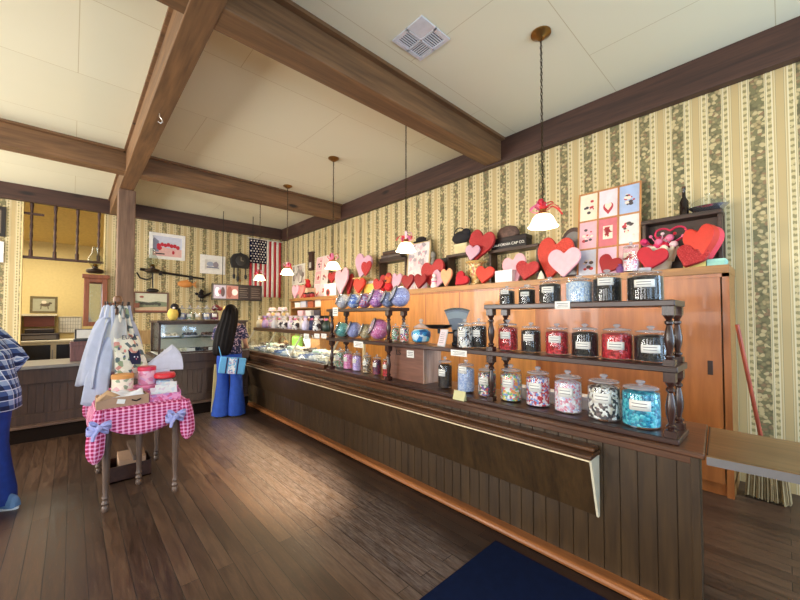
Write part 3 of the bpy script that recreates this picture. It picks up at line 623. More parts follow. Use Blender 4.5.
# ================================================================ pendant lamps, vent, hook
M_BRASS = plain('aged_brass', (150,112,60), .3, .9); M_CHAIN = plain('dark_chain', (70,56,40), .4, .8)
M_SHADE = emit('lit_opal_shade', (255,226,176), 5, (250,244,226)); M_BOW = [plain('pink_ribbon', (232,120,160), .4), plain('red_ribbon', (200,26,48), .4), plain('pale_ribbon', (240,206,216), .4)]
def bow(parent, z, s, seed):
    R = random.Random(seed); root = None
    for k in range(9):
        a = R.uniform(0, 2*PI); e = R.uniform(.1, 1.1); ln = s*R.uniform(.7, 1.15); m = MB()
        d = Vector((math.cos(a)*math.cos(e), math.sin(a)*math.cos(e), math.sin(e))); sd = d.cross(Vector((0,0,1))).normalized(); n = sd.cross(d)
        def f(u, v, d=d, sd=sd, n=n, ln=ln):
            t = u*2*PI; return Vector((0,0,z)) + d*(ln*.5*(1-math.cos(t))) + n*(ln*.28*math.sin(t)) + sd*((v-.5)*s*.3)
        m.grid(f, 14, 2); o = m.build('ribbon_loop', M_BOW[[0,1,2,0,1][k % 5]], parent, solid=.002)
    for k in range(3):
        a = R.uniform(0, 2*PI); m = MB(); d = Vector((math.cos(a), math.sin(a), 0)); sd = Vector((-d.y, d.x, 0))
        m.grid(lambda u, v, d=d, sd=sd: Vector((0,0,z)) + d*(s*(.2+1.5*u)) + Vector((0,0,s*(.5*math.sin(u*3)-.5*u))) + sd*((v-.5)*s*.28), 8, 2); m.build('ribbon_tail', M_BOW[1 if k else 0], parent, solid=.002)
LX = 3.0; lampspec = [(543,222,28,'nearest pendant lamp, hung left of the framed greeting cards'), (406,248,18,'pendant lamp in front of the tall flowered board'),
    (333,266,12,'pendant lamp beside the tall pink heart and card stand'), (287,272,12,'pendant lamp in front of the right edge of the flag'), (259.5,278,9,'farthest pendant lamp, below the flag canton')]
for k, (u, v, wpx, l) in enumerate(lampspec):
    p = onX(u, v, LX); zs = p.z; r = .125
    t = thing('pendant_lamp', l + ' with a pink bow', 'lamp', (LX, p.y, CZ), 0, 'pendant lamps above the long counter'); h = zs - CZ
    m = MB(); m.lathe([(.03,-.05),(.035,-.045),(.07,-.022),(.085,-.012),(.085,0)], seg=18); m.build('canopy', M_BRASS, t)
    m = MB(); z = -.05; i = 0
    while z > h + .13:
        pl = [(math.cos(a)*.009, 0, math.sin(a)*.019) if i % 2 else (0, math.cos(a)*.009, math.sin(a)*.019) for a in [2*PI*q/7 for q in range(7)]]
        m.tube([Vector(q) + Vector((0,0,z-.016)) for q in pl], .0035, 4, closed=True); z -= .03; i += 1
    m.tube([(.006*math.sin(q*1.3), .006*math.cos(q*1.3), -.05 + (h+.16)*q/14.) for q in range(15)], .0028, 4)
    m.build('chain', M_CHAIN, t)
    m = MB(); m.lathe([(.012,h+.15),(.028,h+.13),(.03,h+.09),(.045,h+.075),(.045,h+.06)], seg=16); m.build('socket', M_BRASS, t)
    prof = [(.035,h+.07),(.06,h+.062),(.085,h+.035),(.10,h),(.112,h-.028),(.128,h-.042)]
    m = MB(); m.lathe(prof + [(a*.95, b-.002) for a, b in reversed(prof)], seg=28)
    m.f = m.f[:-2]; m.m = m.m[:-2]; m.build('shade', M_SHADE, t)
    m = MB(); m.ball((0,0,h-.005), .032); m.build('bulb', emit('lamp_bulb', (255,224,170), 9), t)
    bow(t, h+.11, .10, 3+k)
    l_ = bpy.data.lights.new('lamp_light', 'POINT'); l_.energy = 26; l_.color = (1, .76, .45); l_.shadow_soft_size = .06
    lo = bpy.data.objects.new('lamp_light', l_); C.objects.link(lo); lo.location = (LX, p.y, zs-.1)
# ceiling vent
p = onZ(421, 39, CZ); vt = thing('ceiling_vent', 'white square air vent with four louvred quarters in the ceiling', 'vent', (p.x, p.y, CZ), rad(0))
MV = plain('white_vent_metal', (214,216,222), .4, .1); s = .185
m = MB()
for a in range(4):
    m.M = Matrix.Rotation(a*PI/2, 4, 'Z'); m.box(-s, s-.035, -.014, s-.035, s, 0)
m.M = None; m.box(-.01,-s,-.014,.01,s,0); m.box(-s,-.01,-.014,s,.01,0); m.build('frame', MV, vt, bevel=.002)
m = MB(); m.box(-s+.03,-s+.03,-.003,s-.03,s-.03,-.001); m.build('backing', plain('vent_dark', (46,50,58), .7), vt, smooth=0)
for qx in (0, 1):
    for qy in (0, 1):
        m = MB(); cx = (qx-.5)*.165; cy = (qy-.5)*.165
        for i in range(6):
            o = (i-2.5)*.023
            if (qx+qy) % 2: m.box(cx-.068, cy+o-.005, -.010, cx+.068, cy+o+.005, -.004)
            else: m.box(cx+o-.005, cy-.068, -.010, cx+o+.005, cy+.068, -.004)
        if qx == 0 and qy == 0: m.box(cx-.07, cy-.07, -.011, cx+.07, cy+.07, -.005)
        m.build('louvre', MV, vt)
# hook under the long beam
p = onZ(157, 113, 3.685); m = MB(); m.tube([(0,0,0),(0,0,-.03),(.02,0,-.05),(.03,0,-.08),(.01,0,-.10),(-.015,0,-.09)], .006, 8)
tag(m.build('ceiling_hook', plain('hook_steel', (206,200,190), .3, .8), loc=(.655, p.y, 3.685)), 'small bright metal hook screwed under the long ceiling beam', 'hook')
# ================================================================ valentine display on top of the long cabinet
HC = {'red': glitter('red_glitter', (172,22,30)), 'orange': plain('orange_red_card', (208,50,36), .5), 'dark': plain('dark_red_satin', (140,14,28), .45), 'pink': plain('pale_pink_card', (228,172,188), .6),
      'lilac': plain('lilac_card', (206,160,184), .6), 'rose': plain('rose_red_felt', (182,34,50), .7), 'peach': plain('peach_card', (232,160,120), .6), 'orangeglit': glitter('orange_glitter', (198,52,34)), 'salmon': plain('salmon_card', (236,140,132), .6)}
def heart_pts(n=40, wide=1.0):
    P = []
    for i in range(n):
        t = 2*PI*i/n; x = 16*math.sin(t)**3; y = 13*math.cos(t)-5*math.cos(2*t)-2*math.cos(3*t)-math.cos(4*t); P.append((x/32*wide, (y+2.5)/29))
    P = [(.68*x+.32*.5*math.sin(2*PI*i/n)*.98*(1 if y > 0 else 1), .80*y+.20*(.47*math.cos(2*PI*i/n)-.02)) for i, (x, y) in enumerate(P)]
    mx = max(abs(x) for x, y in P); hy = max(y for x, y in P)-min(y for x, y in P); P = [(x*.5/mx*wide, y/hy) for x, y in P]
    return P
def heart(u0, v0, u1, v1, X, mat, label, tilt=0, th=.05, lean=9, rest=KT, group='heart shaped boxes along the cabinet top', yaw=0, trim=None, cat='heart box', name='heart_box'):
    vm = (v0+v1)/2; a = onX(u0, vm, X); b = onX(u1, vm, X); t_ = onX((u0+u1)/2, v0, X); q = onX((u0+u1)/2, v1, X)
    w = abs(a.y-b.y); h = abs(t_.z-q.z); cyw = (a.y+b.y)/2
    T = rad(tilt); c, s_ = abs(math.cos(T)), abs(math.sin(T)); k = 1/(c+.75*s_)
    P = [(x*w*k, y*h*k) for x, y in heart_pts()]
    Mz = MNX.to_3x3().to_4x4(); Mt = Matrix.Rotation(T, 4, 'Z')
    Mw = Matrix.Rotation(rad(lean), 4, 'Y') @ Mz @ Mt
    zmin = min((Mw @ Vector((x, y, z))).z for x, y in P for z in (0, th))
    z = rest if rest is not None else q.z
    o = thing(name, label, cat, (X, cyw, z - zmin), rad(yaw), group)
    m = MB(); m.prism([(x*.97, y*.97) for x, y in P], 0, th*.72, Mw); m.build('box_base', trim or mat, o, bevel=.003)
    m = MB(); m.prism(P, th*.45, th, Mw); m.build('lid', mat, o, bevel=min(.008, th*.2))
    return o
H = heart
# --- right group
H(690,217,730,252,4.2,HC['orange'],'big plain orange red heart box standing on pastel boxes at the right end',8,.16,4,KT+.07,yaw=-22,trim=plain('pink_red_side',(226,66,84),.5))
H(681,232,699,254,4.32,HC['orangeglit'],'small orange glitter heart peeping out left of the big plain orange red heart',20,.04)
H(671,240,713,267,4.08,HC['red'],'wide red glitter heart box leaning below the big plain orange red heart',-24,.05,16)
H(634,244,671,271,4.08,HC['rose'],'rose red felt heart box left of the wide glitter heart',-14,.05,14)
H(595,249,625,273,4.07,HC['dark'],'dark red satin heart box tilted in front of the greeting card frame',-28,.045,14)
H(549,248,582,277,4.06,HC['pink'],'large pale pink heart box standing left of the greeting card frame',0,.04,6)
H(536,228,576,275,4.22,HC['orangeglit'],'tall orange red glitter heart box behind the nearest pendant lamp shade',-10,.06,8)
H(515,258,541,280,4.07,HC['red'],'red glitter heart box just right of the white cube carton',-10,.04,10)
H(503,247,530,279,4.2,HC['pink'],'pale pink heart box partly hidden behind a red glitter heart',14,.05,8)
H(476,263,496,282,4.07,HC['orange'],'orange red heart box in front of the gilded vase',-8,.05,10)
H(453,267,472,285,4.1,HC['rose'],'rose red heart box tipped over beside the gilded vase',-40,.05,22)
H(415,273,428,289,4.1,HC['dark'],'dark red heart box beside the peach heart under the flowered board',-6,.05,10)
H(422,245,447,276,4.22,HC['red'],'large red glitter heart box right of the tall flowered board',8,.05,5,KT)
H(432,257,448,277,4.12,HC['lilac'],'small lilac heart leaning on the large red glitter heart by the flowered board',-8,.03,12,KT)
H(442,268,453,286,4.06,HC['peach'],'peach heart box standing right of the white figurine',0,.04,6)
H(403,273,415,288,4.08,HC['dark'],'small dark red heart box below the lamp at the flowered board',0,.05,8)
H(392,269,403,288,4.12,HC['lilac'],'small lilac heart box left of the flowered board',-6,.04,8)
H(381,261,393,276,4.24,HC['red'],'red glitter heart box set high left of the flowered board',10,.04,5,KT+.10)
p = onX(387, 285, 4.24); m = MB(); m.box(-.07,-.10,0,.05,.10,.099); tag(m.build('wooden_block', wood('dark_block_wood', (70,46,34), (104,74,54), 'y', 8, 8, .5), loc=(4.24, p.y, KT), bevel=.004), 'low dark wooden block under the red heart left of the flowered board', 'block')
H(373,277,385,292,4.08,HC['red'],'small red glitter heart box beside the yellow gift box',-12,.04,10)
H(355,277,366,292,4.07,HC['orange'],'orange red heart box just right of the tall pink oval heart',0,.05,8)
H(347,271,354,292,4.2,HC['red'],'narrow looking red heart box behind the tall pink heart',0,.05,6)
H(336,267,349,294,4.07,HC['pink'],'tall pale pink heart box beside the white cube with red print',0,.04,5)
hz_ = abs(onX(336,280,4.07).z-onX(324,294,4.07).z)
H(329,272,337,283,4.12,HC['red'],'red heart box standing on the white cube with red print',0,.04,4,KT+hz_+.002)
H(293.5,284,300,297.5,4.06,HC['pink'],'leftmost of two small pink hearts at the far end of the cabinet',0,.05,5)
H(299.5,284,305.5,297,4.1,HC['salmon'],'right of two small pink hearts at the far end of the cabinet',0,.05,5)
# pastel boxes below the big heart
p = onX(724, 258, 4.1)
for k, (a, b, c, l) in enumerate((((-.06, .10), (232,214,120), 'yellow', 'flat yellow candy box under the big plain orange red heart'), ((-.06-.125, -.065), (150,206,190), 'mint', 'mint green candy box at the right end of the cabinet top'))):
    o = thing('candy_box', l, 'box', (4.2, .52, KT), 0)
    m = MB(); m.box(-.10, a[0], 0, .12, a[1], .05); m.build('carton', plain(c + '_carton' if isinstance(c, str) else 'c', b, .5), o, bevel=.003)
    m = MB(); m.box(-.104, a[0]-.003 if k else a[0], .045, .124, a[1], .068); m.build('lid', plain(c + '_carton_lid', [min(255, x+14) for x in b], .5), o, bevel=.003)
# --- white cube cartons
def cube(u0, v0, u1, v1, X, col, label, depth=.12, rest=KT, marks=None):
    a = onX(u0, v1, X); b = onX(u1, v0, X); w = abs(a.y-b.y); h = abs(b.z-a.z)
    o = thing('gift_carton', label, 'box', (X, (a.y+b.y)/2, rest)); m = MB(); m.box(0,-w/2,0,depth,w/2,h*.8); m.build('carton', plain('carton_%d_%d_%d' % col, col, .5), o, bevel=.003)
    m = MB(); m.box(-.003,-w/2-.003,h*.78,depth+.003,w/2+.003,h); m.build('lid', plain('carton_lid_%d_%d_%d' % col, tuple(min(255, int(x*1.05)) for x in col), .5), o, bevel=.003)
    return o, w, h
o, w_, h_ = cube(495,266,512,280,4.06,(228,218,226),'white cube carton between two hearts left of the nearest lamp')
o, w_, h_ = cube(368,270,379,281,4.2,(216,218,228),'pale grey cube carton behind the yellow gift box',rest=KT+.06)
o, w_, h_ = cube(324,280,336,294,4.07,(232,226,226),'white cube carton printed with a red and black badge')
m = MB(); m.prism([(.075*math.cos(2*PI*i/20), .075*math.sin(2*PI*i/20)) for i in range(20)], .0, .004, Matrix.Translation((-.003,.07,.08)) @ MNX); q = m.build('red_badge', plain('badge_red', (190,40,40), .5), o)
m = MB(); m.prism([(.045*math.cos(2*PI*i/20), .05*math.sin(2*PI*i/20)) for i in range(20)], .004, .007, Matrix.Translation((-.003,.07,.078)) @ MNX); m.build('dark_centre', M_BLK, q)
o, w_, h_ = cube(364,281,378,292,4.12,(232,190,90),'yellow gift box with open lid in the middle of the far hearts')
# white paper cone and purple pouch
p = onX(543, 271, 4.07); m = MB(); m.lathe([(.045,0),(.03,.05),(.004,.10)], seg=12); tag(m.build('paper_cone', plain('cream_paper', (222,214,196), .6), loc=(4.02, p.y, KT)), 'small cream paper cone between the pink heart and a red heart', 'paper cone')
p = onX(622, 266, 4.09); m = MB(); m.lathe([(.03,0),(.04,.03),(.03,.06),(.012,.075),(.022,.09)], seg=12); tag(m.build('pouch', plain('purple_pouch', (112,72,134), .6), loc=(4.03, p.y, KT)), 'tiny purple pouch between dark red heart and clear lidded jar', 'pouch')
# lidded clear jar
jar(631,258,15,31,KT,'pinkwhite','clear lidded jar holding pink candy in front of the card frame','clear jars on cabinet top',X=4.05,lab=False,fillto=.42)
# --- greeting card frame 3 x 3
def framecards(u0, u1, vt, vb, X, cols, rows, palette, label, name, arts, lean=6, bar=.018, mat=None, rest=KT):
    vm = (vt+vb)/2; a = onX(u0, vm, X); b = onX(u1, vm, X); w = abs(a.y-b.y); uc = (u0+u1)/2; h = onX(uc, vt, X).z - rest
    o = thing(name, label, 'frame', (X, (a.y+b.y)/2, rest+.002)); Mw = Matrix.Rotation(rad(lean), 4, 'Y')
    m = MB(); m.M = Mw
    for i in range(cols+1): y = w/2 - w*i/cols; m.box(-.012, y-bar/2, 0, .012, y+bar/2, h)
    for j in range(rows+1): z = h*j/rows; m.box(-.012, -w/2-bar/2, max(0, z-bar/2), .012, w/2+bar/2, z+bar/2)
    m.build('frame_bars', mat or wood('orange_frame_wood', (176,112,62), (214,154,96), 'z', 9, 10, .4), o, bevel=.002, smooth=0)
    m = MB(); m.M = Mw; m.box(.004, -w/2, .004, .012, w/2, h); m.build('back_board', plain('back_board', (196,176,150), .7), o, smooth=0)
    for i in range(cols):
        for j in range(rows):
            c = palette[(i + j*cols) % len(palette)]; y1 = w/2-w*i/cols-bar/2; y0 = w/2-w*(i+1)/cols+bar/2; z1 = h-h*j/rows-bar/2; z0 = h-h*(j+1)/rows+bar/2
            m = MB(); m.M = Mw; m.box(-.002, y0, z0, .004, y1, z1); cd = m.build('card', plain('card_%d_%d_%d' % c, c, .6), o, smooth=0)
            R = random.Random(i*7+j); yc, zc = (y0+y1)/2, (z0+z1)/2; cw, chh = (y1-y0), (z1-z0)
            m = MB(); m.M = Mw
            if arts[(i+j*cols) % len(arts)] == 'heart':
                m.prism([(x*cw*.55, y*chh*.40) for x, y in heart_pts(24)], .002, .004, Matrix.Translation((0,yc,zc-chh*.18)) @ MNX); m.mi = 1
                m.prism([(x*cw*.38, y*chh*.26) for x, y in heart_pts(24)], .004, .005, Matrix.Translation((0,yc,zc-chh*.11)) @ MNX)
            elif arts[(i+j*cols) % len(arts)] == 'panel':
                m.mi = 1; m.prism([(-cw*.26,-chh*.24),(cw*.26,-chh*.24),(cw*.26,chh*.24),(-cw*.26,chh*.24)], .002, .0035, Matrix.Translation((0,yc,zc)) @ MNX); m.mi = 0
                for q in range(7): m.prism([(R.uniform(-.2,.2)*cw+.02*math.cos(k), R.uniform(-.01,.01)+.02*math.sin(k)+(q-3)*.012) for k in range(6)], .0035, .005, Matrix.Translation((0,yc,zc)) @ MNX)
            else:
                for q in range(12):
                    m.mi = q % 3; rx = R.uniform(.05,.13)*cw; cx = R.uniform(-.24,.24)*cw; cy = R.uniform(-.22,.22)*chh
                    m.prism([(cx+rx*math.cos(2*PI*k/9), cy+rx*.8*math.sin(2*PI*k/9)) for k in range(9)], .002+.0004*q, .0035+.0004*q, Matrix.Translation((0,yc,zc)) @ MNX)
            m.build('printed_picture', [plain('print_red', (190,60,70), .6), plain('print_cream', (236,222,206), .6), plain('print_dark', (76,66,70), .6)], cd, smooth=0)
    return o
framecards(577,639,186,277,4.28,3,3,[(238,226,204),(232,218,226),(170,190,226),(232,178,192),(208,116,128),(226,226,226),(206,216,240),(230,190,214),(226,176,184)],'orange wooden frame of nine pastel greeting cards leaning on the papered wall','greeting_card_frame',['blob','heart','blob','blob','panel','blob','blob','heart','panel'])
framecards(313.5,326,256,297,4.3,2,3,[(236,190,196),(240,206,206),(232,178,184),(238,214,210),(236,200,206),(226,206,214)],'narrow pink stand of six small valentine cards behind the white cube','card_stand',['blob','heart','panel'],mat=plain('pink_white_bars',(236,222,216),.5))
# flowered board
a = onX(405.5, 255, 4.3); b = onX(428.5, 255, 4.3); w = abs(a.y-b.y); h = onX(417, 241, 4.3).z-KT; o = thing('flowered_board', 'tall white board printed with pink roses in a pale wood frame', 'board', (4.3, (a.y+b.y)/2, KT+.002)); Mw = Matrix.Rotation(rad(5), 4, 'Y')
m = MB(); m.M = Mw; m.box(-.01,-w/2,0,.01,-w/2+.03,h); m.box(-.01,w/2-.03,0,.01,w/2,h); m.box(-.01,-w/2,h-.03,.01,w/2,h); m.box(-.01,-w/2,0,.01,w/2,.03); m.build('frame', wood('pale_board_frame', (170,146,104), (204,182,140), 'z', 9, 10, .5), o, smooth=0)
m = MB(); m.M = Mw; m.box(-.004,-w/2+.02,.02,.008,w/2-.02,h-.02); m.build('rose_panel', speck('rose_print', [(226,214,216),(232,222,222),(222,160,174),(228,216,220),(170,160,170),(226,190,198),(214,206,214)], 16, .7, 0), o, smooth=0)
# picture on the right wall near the corner
def wall_picture_x(u0, v0, u1, v1, label, fm, im, mat_w=.3, th=.02, name='wall_picture'):
    a = onX(u0, (v0+v1)/2, WX); b = onX(u1, (v0+v1)/2, WX); w = abs(a.y-b.y); uc = (u0+u1)/2; z1 = onX(uc, v0, WX).z; z0 = onX(uc, v1, WX).z; h = z1-z0
    o = thing(name, label, 'picture', (WX-.001, (a.y+b.y)/2, (z0+z1)/2)); t = .035
    m = MB(); m.box(-th,-w/2,-h/2,0,-w/2+t,h/2); m.box(-th,w/2-t,-h/2,0,w/2,h/2); m.box(-th,-w/2+t,h/2-t,0,w/2-t,h/2); m.box(-th,-w/2+t,-h/2,0,w/2-t,-h/2+t); m.build('frame', fm, o, bevel=.003, smooth=0)
    m = MB(); m.box(-th*.5,-w/2+t*.5,-h/2+t*.5,-.001,w/2-t*.5,h/2-t*.5); m.build('print', im, o, smooth=0); return o
wall_picture_x(293,264.5,305.5,284.5,'pale framed picture on the right wall beside the room corner',plain('white_frame',(226,220,206),.5),speck('greyprint',[(206,200,186),(150,140,130),(120,104,96),(190,170,160),(222,214,202)],9,.6,0))
p = onX(313, 262, WX); m = MB(); m.box(-.08,-.09,-.22,0,.09,.22); m.box(-.1,-.11,.22,0,.11,.25); o = thing('wall_box', 'small dark wall box left of the narrow pink card stand', 'wall box', (WX-.001, p.y, p.z)); m.build('case', M_BEAMD['z'], o, bevel=.005); m = MB(); m.box(-.085,-.05,-.16,-.08,.05,-.02); m.build('glass_pane', plain('pale_pane', (196,190,180), .2), o)
# --- dark wall shelves behind the hearts
M_SH = wood('black_brown_shelf', (44,30,24), (80,56,44), 'y', 9, 12, .45)
def wshelf(u0, v0, u1, v1, label, dx=.22, legs=True, X=None):
    X = X or WX-dx; a = onX(u0, v0, X); b = onX(u1, v1, X); z = (a.z+b.z)/2; y0, y1 = sorted((a.y, b.y))
    o = thing('standing_shelf', label, 'shelf', (X, y0, KT)); m = MB(); m.box(0,0,z-KT-.02,dx-.02,y1-y0,z-KT+.02); m.build('shelf_board', M_SH, o, bevel=.004)
    for yy in (.02, y1-y0-.02): m = MB(); m.box(.02,yy-.015,0.001,dx-.03,yy+.015,z-KT-.02); m.build('side_support', M_SH, o, bevel=.003)
    return o, z+.02, y0, y1
o, zA, ya, yb = wshelf(488,252,538,245,'dark wooden shelf carrying the black lettered tin above pale pink heart')
p = onX(509, 240, 4.33); bx2 = thing('lettered_tin', 'long black tin with cream lettering lying on the dark shelf above the hearts', 'tin', (4.30, p.y, zA))
m = MB(); m.box(0,-.26,0,.16,.26,.15); m.build('tin_body', plain('black_tin', (28,24,26), .35, .3), bx2, bevel=.006); m = MB(); m.box(-.004,-.265,.10,.164,.265,.156); m.build('tin_lid', plain('black_tin_lid', (44,36,36), .3, .4), bx2, bevel=.006)
lettering('CALIFORNIA CAP CO.', .050, M_LAB, bx2, Matrix.Translation((-.002, .0, .055)) @ MNX)
p = onX(508, 227, 4.38); o = thing('round_basket', 'dark brown domed basket sitting on the black lettered tin', 'basket', (4.38, p.y, zA+.157)); m = MB(); m.lathe([(.14,0),(.165,.03),(.16,.09),(.12,.14),(.04,.165)], seg=20, sx=.5, sy=1); m.build('dome', wood('brown_basket', (70,50,44), (120,92,80), 'y', 30, 2, .7), o)
o, zB, ya, yb = wshelf(446,255.5,470,254,'dark wooden shelf with the cream carton left of the gilded vase')
p = onX(461, 249, 4.34); o = thing('cream_carton', 'cream carton lying on the dark shelf left of the gilded vase', 'box', (4.32, p.y, zB)); m = MB(); m.box(0,-.12,0,.14,.12,.15); m.build('carton', plain('cream_carton', (220,206,160), .6), o, bevel=.003); m = MB(); m.box(-.003,-.123,.12,.143,.123,.155); m.build('lid', plain('cream_carton_lid', (226,214,172), .6), o, bevel=.003)
p = onX(445, 248, 4.36); o = thing('black_case', 'upright black leather case beside the cream carton on the dark shelf', 'case', (4.34, p.y+.06, KT)); m = MB(); m.box(0,-.13,0.001,.13,.17,.50); m.build('case_body', plain('black_leather', (34,30,32), .5), o, bevel=.02); m = MB(); m.box(-.006,-.13,.36,.136,.17,.40); m.build('strap', plain('dark_strap', (60,46,40), .5), o)
p = onX(462, 236, 4.40); o = thing('black_bag', 'slumped black bag piled on the cream carton left of the tilted red heart', 'bag', (4.38, p.y, zB+.157)); m = MB(); m.ball((0,0,.10),(.07,.17,.10)); m.ball((0,-.09,.16),(.05,.08,.07)); m.build('bag_body', plain('black_cloth', (30,28,34), .8), o); m = MB(); m.tube([(-.02,-.1*math.cos(a)+.02,.16+.09*math.sin(a)) for a in [PI*i/8 for i in range(9)]], .008, 6); m.build('handle', plain('black_cloth', (30,28,34), .8), o)
o, zC, ya, yb = wshelf(378,262,405,258.5,'dark shelf of stacked old boxes left of the flowered board')
for k in range(3):
    p = onX(391, 250, 4.36); m = MB(); m.box(0,-.30+.03*k,0,.13,.32-.05*k,.055); o = thing('flat_case', ['bottom','middle','topmost'][k] + ' dark flat case stacked on the shelf left of the flowered board', 'case', (4.34, p.y, zC+.062*k), 0, 'flat cases left of the flowered board'); m.build('case_body', [plain('dark_case',(52,38,34),.5), plain('grey_case',(96,86,84),.5), plain('brown_case',(80,56,44),.5)][k], o, bevel=.004); m = MB(); m.box(-.004,-.30+.03*k,.03,.134,.32-.05*k,.056); m.build('lid', plain('dark_case_lid', (64,48,42), .45), o, bevel=.003)
# gilded vase with the tilted red heart on it
M_GOLD = wood('gilded_ceramic', (176,130,60), (232,206,140), 'z', 20, 2, .35)
p = onX(476, 262, 4.22); vs = thing('gilded_vase', 'ornate cream and gilt vase with flared rim behind the orange red heart', 'vase', (4.22, p.y, KT))
m = MB(); m.lathe([(.085,0),(.08,.03),(.065,.06),(.075,.12),(.09,.20),(.10,.27),(.105,.30),(.135,.325),(.14,.345),(.12,.35)], seg=24); m.build('vase_body', speck('gilt_floral', [(226,200,136),(206,166,90),(232,214,170),(180,110,80),(150,120,60)], 40, .35, .2), vs)
m = MB(); m.tube([(.138*math.cos(2*PI*i/24), .138*math.sin(2*PI*i/24), .335) for i in range(24)], .012, 8, True); m.build('rim', M_GOLD, vs)
for s_ in (-1, 1): m = MB(); m.tube([(0, s_*(.09+.05*math.sin(a)), .15+.12*(a/PI)) for a in [PI*i/8 for i in range(9)]], .011, 8); m.build('handle', M_GOLD, vs)
H(467,212,497,248,4.24,HC['red'],'large red glitter heart tilted on top of the gilded vase',-18,.05,6,KT+.352)
H(465,231,481,248,4.14,HC['lilac'],'small lilac heart in front of the tilted red heart on the gilded vase',-10,.03,6,KT+.352)
# --- far left clutter: lilac heart on gold column
p = onX(362, 279, 4.2); vs = thing('gold_pedestal', 'short gold column carrying the big lilac heart at the far end', 'pedestal', (4.2, p.y, KT)); m = MB(); m.lathe([(.13,0),(.13,.03),(.08,.06),(.075,.20),(.085,.24),(.14,.27),(.14,.30)], seg=20); m.build('column', M_GOLD, vs); m = MB(); m.cbox((0,0,.312),(.27,.27,.024)); m.build('cap', M_GOLD, vs, bevel=.004)
H(355,240,374,267,4.22,HC['lilac'],'big lilac heart box standing on the short gold column',-14,.05,4,KT+.326)
H(362,252,372,267,4.12,HC['red'],'small red heart in front of the big lilac heart on gold column',0,.03,6,KT+.326)
p = onX(344, 262, 4.38); m = MB(); m.lathe([(.16,0),(.17,.05),(.12,.12),(.10,.20),(.02,.23)], seg=18, sx=.5); o = thing('brown_hat', 'dark brown felt hat on a rough block behind the pink heart', 'hat', (4.38, p.y, KT+.38)); m.build('crown', plain('brown_felt', (72,50,40), .9), o); m = MB(); m.lathe([(.22,0),(.22,.012)], seg=20, sx=.5); m.build('brim', plain('brown_felt', (72,50,40), .9), o)
m = MB(); m.box(-.09,-.14,0,.09,.14,.38); tag(m.build('wooden_block', wood('rough_tan_block', (120,90,60), (170,134,94), 'z', 6, 8, .6), loc=(4.38, p.y, KT)), 'upright tan wooden block carrying the brown hat', 'block')
# black hat on the flowered board, grey figurine
p = onX(421, 239, 4.36); o = thing('black_hat', 'black round hat resting on top of the flowered board', 'hat', (4.36, p.y, onX(421, 241, 4.3).z)); m = MB(); m.lathe([(.12,0),(.11,.06),(.06,.085),(.01,.09)], seg=18, sx=.45); m.build('crown', plain('black_felt', (30,24,22), .9), o); m = MB(); m.lathe([(.17,0),(.17,.012)], seg=20, sx=.45); m.build('brim', plain('black_felt', (30,24,22), .9), o)
p = onX(433, 250, 4.4); o = thing('grey_statuette', 'slim grey statuette standing behind the large red glitter heart', 'statuette', (4.4, p.y, KT)); m = MB(); m.lathe([(.07,0),(.07,.04),(.045,.08),(.055,.25),(.06,.42),(.035,.5),(.03,.53)], seg=16); m.build('body', plain('grey_stone', (150,146,138), .7), o); m = MB(); m.ball((0,0,.585),(.05,.05,.062)); m.build('head', plain('grey_stone', (150,146,138), .7), o)
# white figurine, red plush dog with orange face
p = onX(434, 279, 4.06); o = thing('white_figurine', 'small white china figurine with a pink sash between peach and dark red hearts', 'figurine', (4.06, p.y, KT)); m = MB(); m.lathe([(.05,0),(.055,.02),(.035,.08),(.045,.13),(.02,.165)], seg=14); m.build('body', plain('white_china', (232,226,224), .2), o); m = MB(); m.ball((0,0,.19),.03); m.build('head', plain('white_china', (232,226,224), .2), o); m = MB(); m.lathe([(.047,.085),(.05,.095),(.046,.105)], seg=14); m.build('sash', plain('pink_ribbon', (232,120,160), .4), o)
p = onX(388.5, 281, 4.06); o = thing('plush_bear', 'orange and red plush bear sitting below the flowered board', 'plush toy', (4.06, p.y, KT)); MO = plain('orange_plush', (226,112,64), .9); MR_ = plain('red_plush', (190,30,40), .9)
m = MB(); m.ball((0,0,.08),(.07,.085,.085)); m.build('body', MR_, o); m = MB(); m.ball((-.01,0,.19),(.062,.07,.062)); m.build('head', MO, o)
for s_ in (-1, 1): m = MB(); m.ball((0,s_*.055,.245),(.02,.026,.026)); m.build('ear', MO, o); m = MB(); m.ball((-.05,s_*.085,.035),(.05,.032,.032)); m.build('leg', MR_, o)
m = MB(); m.ball((-.07,0,.18),(.02,.028,.02)); m.ball((-.064,.028,.205),.008); m.ball((-.064,-.028,.205),.008); m.build('face', plain('brown_muzzle', (70,40,30), .7), o)
p = onX(308, 278, 4.2); o = thing('red_ribbon_toy', 'small red plush toy sitting on a crate behind the pink hearts', 'plush toy', (4.2, p.y, KT+.24)); m = MB(); m.ball((0,0,.07),(.07,.09,.07)); m.build('body', MR_, o); m = MB(); m.ball((0,0,.17),.055); m.build('head', MR_, o); m = MB(); m.ball((-.04,.05,.215),.02); m.ball((-.04,-.05,.215),.02); m.build('ear', MO, o)
m = MB(); m.box(-.1,-.16,0,.12,.16,.24); tag(m.build('crate', plain('pale_card_crate', (226,196,160), .6), loc=(4.2, p.y, KT)), 'cream card crate under the red toy at the far end of the cabinet', 'crate')
